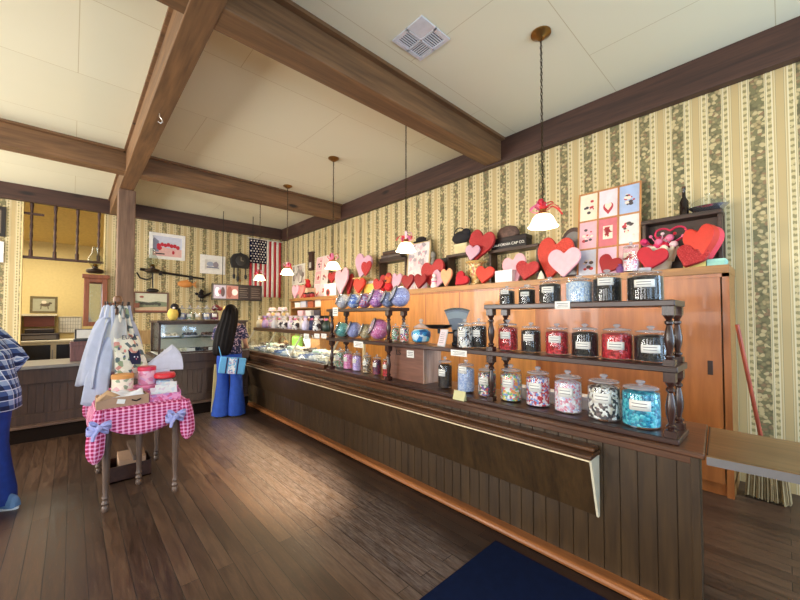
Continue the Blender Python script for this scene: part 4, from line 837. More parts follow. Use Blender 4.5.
for k, u in enumerate((305.5, 309, 312.2)):
    p = onX(u, 293, 4.08); m = MB(); m.lathe([(.045,0),(.06,.03),(.06,.09),(.03,.12)], seg=12); o = thing('trinket', ['red and black trinket tin right of the pink hearts','dark red trinket tin at the middle of three','red trinket tin nearest the narrow pink card stand'][k], 'tin', (4.08, p.y, KT), 0, 'small red tins at the far end'); m.build('tin_body', [plain('trinket_red', (176,40,44), .4), plain('trinket_dark', (110,24,30), .4), plain('trinket_red', (176,40,44), .4)][k], o); m = MB(); m.lathe([(.062,.085),(.05,.115),(.012,.13)], seg=12); m.build('lid', M_BLK, o)
# --- dark sideboard on the right with bottle and silver dish, valentine pot
o, zD, ya, yb = wshelf(641,226,722,207,'dark brown standing shelf behind the hearts at the right end',.24)
y0_, y1_ = ya, yb; m = MB(); m.box(.16,0,.0,.20,y1_-y0_,zD-KT-.04); m.build('back_board', M_SH, o, smooth=0)
p = onX(684, 205, 4.36); o = thing('brown_bottle', 'slim dark bottle standing on the dark shelf above the orange red heart', 'bottle', (4.36, p.y, zD)); m = MB(); m.lathe([(.035,0),(.037,.02),(.037,.14),(.015,.19),(.013,.255),(.016,.26),(.016,.28)], seg=16); m.build('bottle_body', plain('dark_bottle', (30,18,16), .15), o); m = MB(); m.lathe([(.016,.28),(.016,.295)], seg=12); m.build('cork', plain('cork', (110,80,56), .8), o)
p = onX(708, 206, 4.36); o = thing('silver_dish', 'oval silver and glass covered dish on the dark shelf at the right', 'dish', (4.36, p.y, zD)); m = MB(); m.lathe([(.06,0),(.11,.02),(.15,.06),(.145,.062)], seg=22, sx=.6); m.build('dish', plain('silver_metal', (190,196,210), .18, .95), o); m = MB(); m.lathe([(.14,.063),(.12,.11),(.06,.145),(.012,.155),(.02,.175)], seg=22, sx=.6); m.build('glass_cover', G, o)
p = onX(660, 245, 4.2); vp = thing('valentine_pot', 'white scalloped pot stuffed with pink and red valentine picks and a wire heart', 'flower pot', (4.24, p.y, KT)); m = MB(); m.lathe([(.06,0),(.075,.03),(.10,.18),(.11,.22)], seg=20); m.build('pot', plain('white_pot', (236,226,210), .5), vp)
m = MB(); m.grid(lambda u, v: Vector(((.10+.03*v+.012*math.cos(12*2*PI*u)*v)*math.cos(2*PI*u), (.10+.03*v+.012*math.cos(12*2*PI*u)*v)*math.sin(2*PI*u), .10+.13*v+.016*math.cos(9*2*PI*u)*v)), 60, 4, True); m.build('scalloped_wrap', plain('cream_wrap', (240,228,206), .6), vp, solid=.003)
R = random.Random(5)
for k in range(16):
    a = R.uniform(0, 2*PI); rr = R.uniform(.02,.15); z = R.uniform(.24,.34); m = MB(); m.ball((rr*.7*math.cos(a), rr*math.sin(a), z), (.032,.036,.032), 10, 7); m.build('bloom', [M_BOW[0], M_BOW[1], plain('hot_pink_bloom', (214,52,110), .6), M_BOW[2]][k % 4], vp)
hp = heart_pts(30); m = MB(); m.tube([Vector((-.02, -x*.24-.08, .34+y*.17)) for x, y in hp], .010, 6, True); m.tube([(-.02,-.08,.2),(-.02,-.08,.345)], .004, 6); m.build('wire_heart', plain('hot_pink_foil', (220,60,96), .25, .4), vp)
for k in range(5): a = -1.2+.6*k; m = MB(); m.tube([(0,0,.22),(-.03,.17*math.sin(a)-.02,.30+.07*math.cos(a))], .004, 6); m.ball((-.03,.17*math.sin(a)-.02,.30+.07*math.cos(a)), .016, 8, 6); m.build('pick', M_BOW[k % 3], vp)
m = MB(); m.box(0,-.005,0,.004,.12,.2); 
# dark arched clock case behind the frame
p = onX(575, 215, 4.4); o = thing('arched_case', 'dark arched wooden case half hidden behind the greeting card frame', 'case', (4.39, p.y, KT)); pts = [(-.15,0),(.15,0),(.15,.42)] + [(.15*math.cos(a), .42+.2*math.sin(a)) for a in [PI*i/12 for i in range(1,12)]] + [(-.15,.42)]
m = MB(); m.prism(pts, -.05, .05, MNX); m.build('case_body', M_BEAMD['z'], o, bevel=.006); m = MB(); m.prism([(x*.8, .06+y*.82) for x, y in pts], .05, .056, MNX); m.build('glass_front', plain('grey_pane', (120,116,116), .15), o)
# broom leaning on the wall behind the leaf
br = thing('straw_broom', 'straw broom with red wooden handle leaning on the right end of the plywood cabinet', 'broom', (4.20, .12, 0)); top = Vector((3.972, .262, 1.43)) - Vector((4.20,.12,0))
m = MB(); m.tube([Vector((-.01,.02,.42)), top], .014, 10); m.build('handle', wood('red_broom_handle', (150,62,44), (190,96,72), 'z', 9, 10, .4), br)
m = MB(); R = random.Random(2)
for k in range(150):
    u = R.uniform(-1, 1); v = R.uniform(-1, 1); tp = Vector((v*.025, u*.04, .42)); bt = Vector((-.02+v*.05, u*.13, R.uniform(.005,.03))); m.tube([tp, tp*.5+bt*.5+Vector((0,u*.03,0)), bt], .005, 4)
m.build('bristles', plain('straw', (150,130,94), .8, var=.2), br)
m = MB(); m.lathe([(.03,.40),(.045,.42),(.04,.46),(.02,.50)], seg=12, sy=1.2)
m.build('binding', plain('broom_binding', (150,60,50), .6), br)
# ================================================================ back wall dressing
MWH = plain('white_picture_frame', (232,230,226), .5); MBK = plain('black_picture_frame', (36,30,28), .4)
def pic_y(u0, v0, u1, v1, label, fm, Y=WY, t=.03, th=.025, name='wall_picture', skew=0):
    a = onY(u0, (v0+v1)/2, Y); b = onY(u1, (v0+v1)/2, Y); w = b.x-a.x; uc = (u0+u1)/2; z1 = onY(uc, v0, Y).z; z0 = onY(uc, v1, Y).z; h = z1-z0
    o = thing(name, label, 'picture', ((a.x+b.x)/2, Y-.001, (z0+z1)/2))
    m = MB(); frame4(m, -w/2, -h/2, w/2, h/2, t, -th, 0); m.build('frame', fm, o, bevel=.003, smooth=0)
    return o, w-2*t, h-2*t
def sheet(o, w, h, polys, mats, name='print', back=None):
    m = MB(); m.box(-w/2, -.008, -h/2, w/2, -.002, h/2)
    p = m.build(name, mats[0], o, smooth=0); m = MB()
    for k, (mi, pts) in enumerate(polys): m.mi = mi; m.prism([(x*w, y*h) for x, y in pts], .008+.0003*k, .0095+.0003*k, MNY)
    if polys: m.build('printed_picture', mats, p, smooth=0)
R = random.Random(3)
def blob(cx, cy, rx, ry, n=9, j=.25): return [(cx+rx*math.cos(2*PI*k/n)*(1-j*R.random()), cy+ry*math.sin(2*PI*k/n)*(1-j*R.random())) for k in range(n)]
o, w, h = pic_y(149,234,185,259.5,'white framed picture with a bright red scene on the papered back wall',MWH,t=.07)
sheet(o, w, h, [(1,[(-.5,-.5),(.5,-.5),(.5,-.1),(-.5,-.05)]), (3,[(-.5,-.3),(-.3,-.3),(-.3,.25),(-.45,.4),(-.5,.3)])] + [(2, blob(-.3+.11*k, .08-.02*abs(k-2)+R.uniform(-.04,.04), .08, .12)) for k in range(7)] + [(2, blob(-.28,-.1,.1,.13)), (2, blob(.2,-.28,.05,.12)), (2, blob(.3,0,.12,.05)), (4,[(-.4,-.42),(-.1,-.42),(-.1,-.36),(-.4,-.36)])],
      [plain('print_sky', (196,200,216), .6), plain('print_rose', (220,176,170), .6), plain('print_scarlet', (186,34,54), .6), plain('print_slate', (124,128,150), .6), plain('print_black', (40,36,44), .6)])
o, w, h = pic_y(200,255.5,225,274,'smaller white framed sketch right of the red picture on the back wall',MWH,t=.11)
sheet(o, w, h, [(1, blob(-.15,.05,.28,.3)), (2, blob(.2,.0,.22,.34)), (3, [(-.4,-.35),(.4,-.35),(.4,-.25),(-.4,-.2)])], [plain('print_paper', (222,220,214), .6), plain('print_bluegrey', (160,168,190), .6), plain('print_mauve', (150,140,150), .6), plain('print_slate', (124,128,150), .6)])
o, w, h = pic_y(133,292,168.5,313,'long framed antique harbour print behind the hanging tote bags',wood('brown_print_frame',(80,50,34),(124,84,56),'x',9,8,.4),Y=WY,t=.035)
sheet(o, w, h, [(1,[(-.5,-.5),(.5,-.5),(.5,-.22),(-.5,-.28)]), (2,[(-.5,-.28),(.5,-.22),(.5,.02),(.2,.08),(-.1,.0),(-.5,.1)])] + [(3, blob(-.35+.1*k, -.08+R.uniform(-.06,.06), .07, .1)) for k in range(7)] + [(4, blob(-.3,.3,.08,.07)), (4,[(-.5,-.5),(.5,-.5),(.5,-.44),(-.5,-.44)])],
      [plain('antique_sky', (206,204,180), .6), plain('antique_sand', (196,172,140), .6), plain('antique_green', (128,138,110), .6), plain('antique_dark', (70,72,66), .6), plain('antique_red', (150,80,64), .6)])
# pictures at the far left
o, w, h = pic_y(-14,206,6,236,'dark framed picture at the upper left edge of the back wall',MBK,t=.06); sheet(o, w, h, [], [plain('dim_print', (120,104,86), .6)])
o, w, h = pic_y(-14,241,4,262,'pale framed picture below the dark framed one at the left edge',MWH,t=.05); sheet(o, w, h, [], [plain('grey_print_paper', (176,176,170), .6)])
# flag
a = onY(249.5, 262, WY-.04); b = onY(281, 262, WY-.04); zt = onY(262, 240, WY-.04).z; zb = onY(262, 297, WY-.04).z
w = b.x-a.x; h = zt-zb; fl = thing('flag', 'large flag with red and white stripes hanging vertically in the back corner', 'flag', (a.x, WY-.03, zt))
MR = plain('flag_red', (176,40,52), .8); MWF = plain('flag_white', (232,222,212), .8); MBL = plain('flag_navy', (16,20,48), .9, spec=.1)
cw = w*.54; chh = h*.42
def fy(x, z): return -.012*math.sin(x*9)-.006*math.sin(z*5)
m = MB(); n = 13
for k in range(n):
    x0 = w*k/n; x1 = w*(k+1)/n; m.mi = k % 2; ztop = -chh if x1 <= cw+.01 else 0
    m.grid(lambda u, v: Vector((x0+(x1-x0)*u, fy(x0+(x1-x0)*u, -h+(ztop+h)*v), -h+(ztop+h)*v)), 3, 14)
m.build('stripes', [MR, MWF], fl, solid=.004)
cw = w*7/13
m = MB(); m.grid(lambda u, v: Vector((cw*u, fy(cw*u, -chh*v)-.002, -chh*v)), 8, 8); cn = m.build('canton', MBL, fl, solid=.004)
m = MB()
for i in range(9):
    for j in range(6 if i % 2 == 0 else 5):
        xx = cw*(.09+.165*(j + (0 if i % 2 == 0 else .5))); zz = -chh*(.08+.105*i); r = cw*.062
        pts = [(xx+(r if q % 2 == 0 else r*.42)*math.sin(q*PI/5), zz+(r if q % 2 == 0 else r*.42)*math.cos(q*PI/5)) for q in range(10)]
        m.prism(pts, -fy(xx, zz)+.004, -fy(xx, zz)+.007, MNY)
m.build('stars', MWF, cn, smooth=0)
m = MB(); m.cyl((-.04,.0,.012),(w+.04,.0,.012),.014); m.build('hanging_rod', plain('pale_rod', (220,214,200), .5), fl)
# black carved wall clock
p = onY(239.5, 262, WY); ck = thing('carved_wall_clock', 'black carved wall clock with hanging weights left of the flag', 'clock', (p.x, WY-.001, p.z)); MK = plain('black_carving', (34,30,28), .6)
m = MB(); m.prism([(-.20,-.17),(.20,-.17),(.24,-.05),(.24,.08),(.17,.19),(.05,.22),(0,.25),(-.05,.22),(-.17,.19),(-.24,.08),(-.24,-.05)], .0, .10, MNY); m.build('case', MK, ck, bevel=.01)
m = MB(); m.lathe([(.13,0),(.13,.012),(.11,.016)], seg=22, M=Matrix.Translation((0,-.10,.02)) @ Matrix.Rotation(PI/2, 4, 'X')); d = m.build('dial', plain('dark_dial', (52,48,44), .4), ck)
m = MB(); m.box(-.006,-.122,.02,.006,-.118,.11); m.box(0,-.122,.015,.07,-.118,.025); m.build('hands', plain('pale_hands', (170,160,140), .5), d)
for sx_, ln in ((-.15,.30),(-.05,.38),(.15,.30)):
    m = MB(); m.cyl((sx_,-.04,-.16),(sx_,-.04,-.16-ln*.6),.014); m.lathe([(.02,-.16-ln),(.034,-.16-ln*.85),(.034,-.16-ln*.65),(.01,-.16-ln*.58)], (sx_,-.04,0), 10); m.build('weight', MK, ck)
m = MB(); m.ball((.0,-.04,-.50),(.035,.02,.035)); m.build('pendulum', plain('brass_bob', (140,100,60), .4, .7), ck)
# rifle-like long rod and lamp brackets
a = onY(140, 269, WY-.06); b = onY(204, 279, WY-.06); MI = plain('black_iron', (36,30,28), .5, .4)
rf = thing('iron_rail', 'long black iron rail slanting across the papered back wall above the harbour print', 'rail', (a.x, WY-.06, a.z)); d = b-a
m = MB(); m.tube([(0,0,0), d], [.032,.022], 8); m.build('bar', MI, rf)
for t_ in (.3, .78):
    m = MB(); m.box(d.x*t_-.03,-.03,d.z*t_-.07,d.x*t_+.03,.058,d.z*t_+.03); m.build('bracket', MI, rf)
def oil_lamp(u, v, label, Y, s=1.0, wallarm=True):
    p = onY(u, v, Y); o = thing('oil_lamp', label, 'oil lamp', (p.x, Y, p.z), 0, 'old oil lamps at the back'); MG = glass('old_glass', (236,240,236), 1.4)
    m = MB(); m.lathe([(.11*s,0),(.15*s,.03*s),(.14*s,.08*s),(.05*s,.11*s),(.05*s,.14*s)], seg=18); m.build('font', plain('dark_lamp_font', (56,44,36), .3, .5), o)
    m = MB(); m.lathe([(.06*s,.14*s),(.13*s,.24*s),(.12*s,.32*s),(.06*s,.42*s),(.05*s,.56*s)], seg=18); m.build('chimney', MG, o)
    m = MB(); m.lathe([(.02*s,.14*s),(.05*s,.16*s),(.03*s,.20*s)], seg=12); m.build('burner', M_BRASS, o)
    if wallarm:
        m = MB(); m.tube([(0,0,0),(0,.0,-.10),(-.10,.05,-.16),(-.22,.08,-.12),(-.28,.10,0)], .018, 8); m.tube([(0,0,-.1),(.01,0,-.34)], .014, 8); m.ball((.01,0,-.40),(.12,.06,.05)); m.build('iron_arm', MI, o)
    return o
oil_lamp(152.5,273,'oil lamp with glass chimney on an iron arm right of the rough post',WY-.14)
# eagle, orange bird, plush on case
p = onY(201.5, 296, WY-.04); eg = thing('iron_bird', 'small dark iron bird ornament below the end of the slanting rail', 'ornament', (p.x, WY-.05, p.z)); m = MB(); m.ball((0,0,0),(.09,.035,.06)); m.ball((-.11,0,.05),(.04,.03,.035)); m.tube([(.06,0,0),(.16,0,.05),(.22,0,.10)],[.03,.03,.01],8); m.build('body', MI, eg)
for s_ in (-1,1): m = MB(); m.prism([(0,0),(.05,.12),(-.02,.17),(-.06,.08)], s_*.02-.006, s_*.02+.006, MNY); m.build('wing', MI, eg)
m = MB(); m.tube([(-.02,0,-.05),(-.02,0,-.12)],.012,6); m.tube([(.03,0,-.05),(.03,0,-.12)],.012,6); m.box(-.12,-.03,-.135,.12,.049,-.115); m.build('perch', MI, eg)
p = onY(185, 284, WY-.04); eg = thing('orange_fish', 'carved orange fish ornament hanging under the slanting rail', 'ornament', (p.x, WY-.045, p.z)); m = MB(); m.ball((0,0,0),(.16,.03,.085)); m.build('body', plain('orange_carving', (206,134,62), .5), eg); m = MB(); m.prism([(.13,0),(.25,.09),(.22,0),(.25,-.09)], -.012, .012, MNY); m.build('tail', plain('orange_carving', (206,134,62), .5), eg); m = MB(); m.prism([(-.05,.07),(.06,.12),(.06,.07)], -.008, .008, MNY); m.build('fin', plain('orange_carving', (206,134,62), .5), eg)
# menu screens
a = onY(212, 292, 9.0); b = onY(262, 294, 9.0); zt = onY(237, 284.5, 9.0).z; zb = onY(237, 300.5, 9.0).z; w = b.x-a.x; h = zt-zb
tv = thing('menu_screen', 'wide black framed menu screen hanging above the back case', 'screen', (a.x, 9.0, zb)); m = MB(); m.box(0,0,0,w,.06,h); m.build('housing', plain('black_housing', (30,26,26), .35), tv, bevel=.006)
def q(x0, x1, mt, nm='picture_panel', z0=.1, z1=.9): m = MB(); m.box(w*x0,-.006,h*z0,w*x1,-.0005,h*z1); return m.build(nm, mt, tv, smooth=0)
q(.03,.26,emit('screen_mauve',(206,190,206),.5,(150,140,150))); q(.27,.5,emit('screen_rose',(196,130,120),.45,(150,100,90))); q(.51,.74,plain('dark_panel',(44,34,32),.3)); q(.75,.98,plain('dark_panel2',(62,50,46),.3))
for x, c, rx, rz in ((.1,(240,236,238),.05,.28),(.2,(70,50,60),.04,.3),(.33,(140,70,60),.05,.35),(.43,(230,214,210),.06,.2),(.14,(176,60,70),.03,.15)):
    m = MB(); m.prism([(w*x+w*rx*math.cos(2*PI*k/12), h*.5+h*rz*math.sin(2*PI*k/12)) for k in range(12)], .006, .008, MNY); m.build('screen_image', emit('scr_%d_%d_%d' % c, c, .4), tv, smooth=0)
for k in range(5):
    for xx in (.53+.0,): m = MB(); m.box(w*.53,-.008,h*(.2+.14*k),w*(.70-.02*(k % 2)),-.006,h*(.23+.14*k)); m.box(w*.77,-.008,h*(.2+.14*k),w*(.95-.03*(k % 2)),-.006,h*(.23+.14*k))
    m.build('menu_line', plain('menu_line_grey', (130,118,110), .5), tv, smooth=0)
m = MB(); m.tube([(w*.2,.03,h),(w*.2,.03,CZ-zb)],.008,6); m.tube([(w*.8,.03,h),(w*.8,.03,CZ-zb)],.008,6); m.build('hanger_rod', MI, tv)
# ---------------------------------------------------------------- back glass case
cs = thing('back_glass_case', 'wood framed glass display case on the back counter left of the woman', 'display case', (1.55, 6.5, .93)); cw0, cw1, cd0, cd1, chz = -.62, .62, -.32, .38, .50
m = MB()
for x in (cw0, cw1-.03):
    for y in (cd0, cd1-.03): m.box(x, y, 0, x+.03, y+.03, chz-.03)
m.box(cw0,cd0,0,cw1,cd0+.03,.03); m.box(cw0,cd0,chz-.06,cw1,cd0+.03,chz-.03); m.box(cw0,cd1-.03,0,cw1,cd1,.03); m.build('frame', M_BC, cs, bevel=.003)
m = MB(); m.box(cw0-.02,cd0-.02,chz-.03,cw1+.02,cd1+.02,chz); m.build('top', M_BC, cs, bevel=.005)
m = MB(); m.box(cw0+.03,cd0+.01,.03,cw1-.03,cd0+.015,chz-.06); m.box(cw0+.01,cd0+.03,.03,cw0+.015,cd1-.03,chz-.03); m.build('glass_pane', G, cs, smooth=0)
m = MB(); m.box(cw0+.03,cd0+.05,.23,cw1-.03,cd1-.04,.24); m.build('glass_shelf', glass('green_glass_shelf', (222,240,232), 1.2), cs, smooth=0)
m = MB(); m.box(cw0+.03,cd1-.02,.0,cw1-.03,cd1-.01,chz-.03); m.build('back_panel', plain('pale_case_back', (206,204,190), .6), cs, smooth=0)
m = MB(); m.box(cw0,cd0,-.0,cw1,cd1,.008); m.build('case_floor', plain('pale_case_floor', (214,212,204), .6), cs, smooth=0)
ML = emit('case_tube', (255,246,226), 7); m = MB(); m.cyl((cw0+.06,cd0+.06,chz-.05),(cw1-.06,cd0+.06,chz-.05),.011); m.build('lamp_tube', ML, cs)
R = random.Random(9)
tcols = [(70,44,32),(226,216,196),(52,60,74),(96,70,52),(206,196,210),(60,40,34)]
def tray(x, y, z, w, d, k, label, group, cat='candy tray'):
    o = thing('candy_tray', label, cat, (x, y, z), 0, group); m = MB(); m.box(-w/2,-d/2,0,w/2,d/2,.008)
    for a in ((-w/2,-d/2,w/2,-d/2+.006),(-w/2,d/2-.006,w/2,d/2),(-w/2,-d/2,-w/2+.006,d/2),(w/2-.006,-d/2,w/2,d/2)): m.box(a[0],a[1],0,a[2],a[3],.022)
    m.build('tray', plain('silver_tray', (206,208,212), .3, .4), o); m = MB(); n = 4
    for i in range(n):
        for j in range(3): m.ball(((i+.5)/n*w*.9-w*.45, (j+.5)/3*d*.9-d*.45, .03+.008*((i*3+j*2) % 3)), (w*.9/n*.52, d*.17, .026), 8, 5)
    q = m.build('candies', plain('tray_candy_%d_%d_%d' % tcols[k % 6], tcols[k % 6], .35), o); return o
names = ['dark chocolates','white fudge','blue foil candies','caramel chocolates','pale nougat','brown truffles']
for k in range(6): tray(1.55+cw0+.14+.19*k, 6.36, .938, .17, .24, k, 'silver tray of %s on the floor of the back glass case' % names[k], 'trays in the back glass case')
for k in range(4): tray(1.55+cw0+.20+.27*k, 6.5, .93+.24, .22, .22, k+1, 'silver tray of %s on the glass shelf of the back case' % names[k+1], 'trays in the back glass case')
p = onY(204, 331, 6.40); o = thing('blue_box', 'pale blue heart-fold box tilted on the glass shelf of the back case', 'box', (1.93, 6.40, .93+.24)); m = MB(); m.box(-.16,-.02,0,.16,.05,.18, Matrix.Rotation(rad(10), 4, 'Y') @ Matrix.Translation((0,0,.03))); m.build('carton', plain('sky_blue_carton', (130,180,226), .5), o, bevel=.004); m = MB(); m.box(-.165,-.025,.15,.165,.055,.185, Matrix.Rotation(rad(10), 4, 'Y') @ Matrix.Translation((0,0,.03))); m.build('lid', plain('sky_blue_lid', (150,196,236), .5), o, bevel=.004)
for k, (x, l) in enumerate(((1.06,'white price card at the left of the back glass case floor'),(1.36,'white price card at the middle of the back glass case floor'),(1.66,'white price card at the right of the back glass case floor'))):
    m = MB(); m.add([(-.055,-.015,0),(.055,-.015,0),(.055,.0,.07),(-.055,.0,.07),(-.055,.015,0),(.055,.015,0)],[(0,1,2,3),(3,2,5,4),(0,3,4),(1,5,2),(0,4,5,1)]); tag(m.build('price_card', M_LAB, loc=(x, 6.22, .939), smooth=0), l, 'price card', 'price cards in the back case')
# jars and plush along the top of the back case
for k, (u, f, l) in enumerate(((182,'greyblue','leftmost of the glass jars standing on the back glass case'),(190,'green','second glass jar from the left on the back glass case'),(198,'tan','third glass jar from the left on the back glass case'),(206.5,'greyblue','fourth glass jar from the left on the back glass case'),(214.5,'plum','dark candy jar on the back glass case nearest the woman'))):
    Y = 6.75; p = onY(u, 312, Y); d = (p-EYE).dot(FW); r = 7.6*d/F/2; h = 15*d/F
    t = thing('candy_jar', l, 'candy jar', (p.x, Y, .93+chz), 0, 'glass jars on the back case')
    m = MB(); m.lathe([(r*.9,.002),(r,.02),(r,.62*h),(r*.8,.72*h),(r*.8,.76*h)], seg=18); m.build('glass_body', G, t); m = MB(); m.lathe([(r*.88,.01),(r*.95,.03),(r*.95,.45*h),(r*.6,.5*h)], seg=18); m.build('candy_filling', FILL[f], t)
    m = MB(); m.lathe([(r*.84,.765*h),(r*.9,.79*h),(r*.4,.86*h),(r*.2,.9*h),(r*.25,.97*h),(r*.05,h)], seg=14); m.build('lid', M_LID, t); m = MB(); arc_label(m, r*1.02, .2*h, .42*h, -PI/2-.9, -PI/2+.3); m.build('paper_label', M_LAB, t, solid=.001)
p = onY(172.5, 308, 6.75); o = thing('plush_penguin', 'black and yellow plush penguin sitting left of the jars on the back case', 'plush toy', (p.x, 6.7, .93+chz)); m = MB(); m.ball((0,0,.10),(.08,.07,.10)); m.build('body', plain('yellow_plush', (226,196,96), .9), o); m = MB(); m.ball((.02,0,.215),(.06,.055,.06)); m.build('head', plain('black_plush', (30,26,28), .9), o); m = MB(); m.ball((.085,0,.12),(.025,.05,.08)); m.build('wing', plain('black_plush', (30,26,28), .9), o); m = MB(); m.ball((.0,-.055,.20),(.02,.02,.016)); m.build('beak', plain('white_china', (232,226,224), .2), o)
p = onY(214, 300, 6.8); o = thing('red_rose_bunch', 'bunch of dark red roses in a small vase behind the dark candy jar', 'flowers', (p.x+.06, 6.84, .93+chz)); m = MB(); m.lathe([(.03,0),(.04,.05),(.02,.12)], seg=12); m.build('vase', plain('white_china', (232,226,224), .2), o)
for k in range(5): m = MB(); m.ball((.05*math.cos(k*1.3),.04*math.sin(k*1.3),.20+.03*(k % 2)), .04, 10, 7); m.build('bloom', plain('dark_rose', (120,24,34), .6), o)
p = onY(224, 305, 6.9); o = thing('gold_lamp', 'small glowing gilt table lamp behind the woman on the back case', 'lamp', (min(p.x, 2.12), 6.78, .93+chz)); m = MB(); m.lathe([(.05,0),(.05,.015),(.015,.03),(.015,.08)], seg=14); m.build('base', M_BRASS, o); m = MB(); m.lathe([(.045,.08),(.04,.22),(.03,.24)], seg=14); m.build('shade', emit('warm_small_shade', (255,206,120), 1.6), o)
# ---------------------------------------------------------------- far room beyond the opening
rail = thing('spindle_screen', 'turned spindle screen filling the top of the opening at the left', 'screen', ((OX0+OX1)/2, WY+.05, 2.62)); hw = (OX1-OX0)/2
m = MB(); m.box(-hw+.02,-.03,0,hw-.02,.03,.05); m.build('bottom_rail', M_BEAMD['x'], rail, bevel=.006)
for k in range(4):
    x = [-.48,-.13,.17,.42][k]; x = onY([31,55,77.5,99][k], 235, WY).x-(OX0+OX1)/2
    hh = 1.13; m = MB(); m.lathe([(r, t*hh+.05) for r, t in ((.03,0),(.03,.1),(.018,.12),(.026,.2),(.018,.28),(.026,.36),(.018,.44),(.026,.52),(.018,.6),(.026,.68),(.018,.76),(.026,.84),(.03,.88),(.03,1))], (x,0,0), 12); m.build('spindle', M_BEAMD['z'], rail)
m = MB(); m.box(-hw+.02,-.02,.86,-hw+.30,.02,.90); m.build('short_rail', M_BEAMD['x'], rail)
FYR = 13.5
o, w, h = pic_y(30,296.5,57.5,313,'framed picture of a running animal on the yellow wall beyond the opening',wood('olive_frame',(96,84,56),(130,116,80),'x',9,8,.5),Y=FYR,t=.05)
sheet(o, w, h, [(1, blob(.05,0,.26,.16)), (1, blob(.28,.12,.1,.1)), (1,[(-.15,-.1),(-.1,-.1),(-.12,-.35),(-.16,-.35)]),(1,[(.15,-.1),(.2,-.1),(.22,-.35),(.18,-.35)]), (2, blob(0,.2,.14,.14))], [plain('sage_print', (172,172,150), .6), plain('deer_brown', (92,80,66), .6), plain('print_cream', (236,222,206), .6)])
o, w, h = pic_y(58.5,316.5,82,333,'white leaded glass panel hung on the yellow wall beyond the opening',plain('panel_frame',(190,184,170),.5),Y=FYR,t=.03)
sheet(o, w, h, [(1,[(-.5+.125*k-.008,-.5),(-.5+.125*k+.008,-.5),(-.5+.125*k+.008,.5),(-.5+.125*k-.008,.5)]) for k in range(1,8)] + [(1,[(-.5,-.5+.25*k-.01),(.5,-.5+.25*k-.01),(.5,-.5+.25*k+.01),(-.5,-.5+.25*k+.01)]) for k in range(1,4)], [plain('white_leaded', (226,224,216), .4), plain('lead_grey', (150,148,146), .5)])
def farbox(name, u0, v0, u1, v1, Y, d, mat, label, cat, parts=None, bottom=None):
    a = onY(u0, v1, Y); b = onY(u1, v0, Y); z0 = a.z if bottom is None else bottom
    o = thing(name, label, cat, ((a.x+b.x)/2, Y, z0)); m = MB(); w = b.x-a.x; m.box(-w/2,0,0,w/2,d,b.z-z0); m.build('body', mat, o, bevel=.006); return o, w, b.z-z0
M_WHT = plain('white_counter_paint', (222,214,190), .5)
o, w, h = farbox('far_counter',18.5,341,84,389,11.6,.7,M_WHT,'white counter unit with black panels in the room beyond the opening','counter',bottom=0)
for x0, x1 in ((.02,.46),(.55,.98)): m = MB(); m.box(-w/2+w*x0,-.012,h*.35,-w/2+w*x1,0,h-.06); m.build('door', plain('black_panel', (28,22,20), .3), o, bevel=.004)
m = MB(); m.box(-w/2-.02,-.03,h,w/2+.02,.72,h+.04); m.build('worktop', plain('white_counter_top', (232,226,206), .4), o, bevel=.004)
m = MB(); m.box(-w/2+w*.48,-.03,h*.5,-w/2+w*.50,-.013,h*.8); m.build('handle', plain('steel_handle', (180,176,170), .3, .8), o)
o2, w2, h2 = farbox('mahogany_hood',23.5,316,54.5,327,12.6,.5,wood('mahogany',(84,38,26),(120,62,44),'x',9,8,.4),'red brown wooden hood on the wall shelf beyond the opening','hood')
m = MB(); m.box(-w2/2-.3,-.05,h2,w2/2+.05,.9,h2+.05); m.build('upper_shelf', M_WHT, o2, bevel=.004); m = MB(); m.box(-w2/2-.28,.75,-1.6,w2/2+.02,.9,h2); m.build('back_board', plain('olive_back_board', (168,154,110), .6), o2, smooth=0)
o3 = thing('espresso_machine', 'dark low machine standing on the white counter beyond the opening', 'machine', (onY(40, 335, 11.95).x, 11.95, h+.04)); m = MB(); m.box(-.34,-.15,0,.34,.2,.16); m.box(-.25,-.1,.16,.25,.18,.27); m.build('housing', plain('dark_machine', (52,40,36), .35, .3), o3, bevel=.02); m = MB(); m.box(-.28,-.16,.03,.28,-.152,.11); m.build('front_grille', plain('grey_grille', (110,100,94), .4, .5), o3)
# counter phone / card machine and brown chest on the left back counter
p = onY(81, 360, 6.45); o = thing('brown_chest', 'square red brown chest on the left back counter beside the tote bags', 'chest', (p.x, 6.5, .90)); m = MB(); m.box(-.11,-.12,0,.20,.15,.25); m.build('chest_body', wood('chest_wood', (84,52,50), (118,78,74), 'z', 9, 8, .45), o, bevel=.006); m = MB(); m.box(-.115,-.125,.20,.205,.155,.26); m.build('lid', wood('chest_wood', (84,52,50), (118,78,74), 'z', 9, 8, .45), o, bevel=.006)
o2 = thing('card_terminal', 'small black rimmed terminal standing on the red brown chest', 'terminal', (p.x+.05, 6.5, 1.16)); m = MB(); m.box(-.13,-.1,0,.13,.1,.03); m.build('base', M_BLK, o2, bevel=.006); m = MB(); m.box(-.12,-.01,.02,.12,.015,.17, Matrix.Rotation(rad(-18), 4, 'X')); s_ = m.build('screen_housing', M_BLK, o2, bevel=.006); m = MB(); m.box(-.10,-.014,.035,.10,-.0105,.155, Matrix.Rotation(rad(-18), 4, 'X')); m.build('screen', plain('pale_screen', (206,204,200), .2), s_)
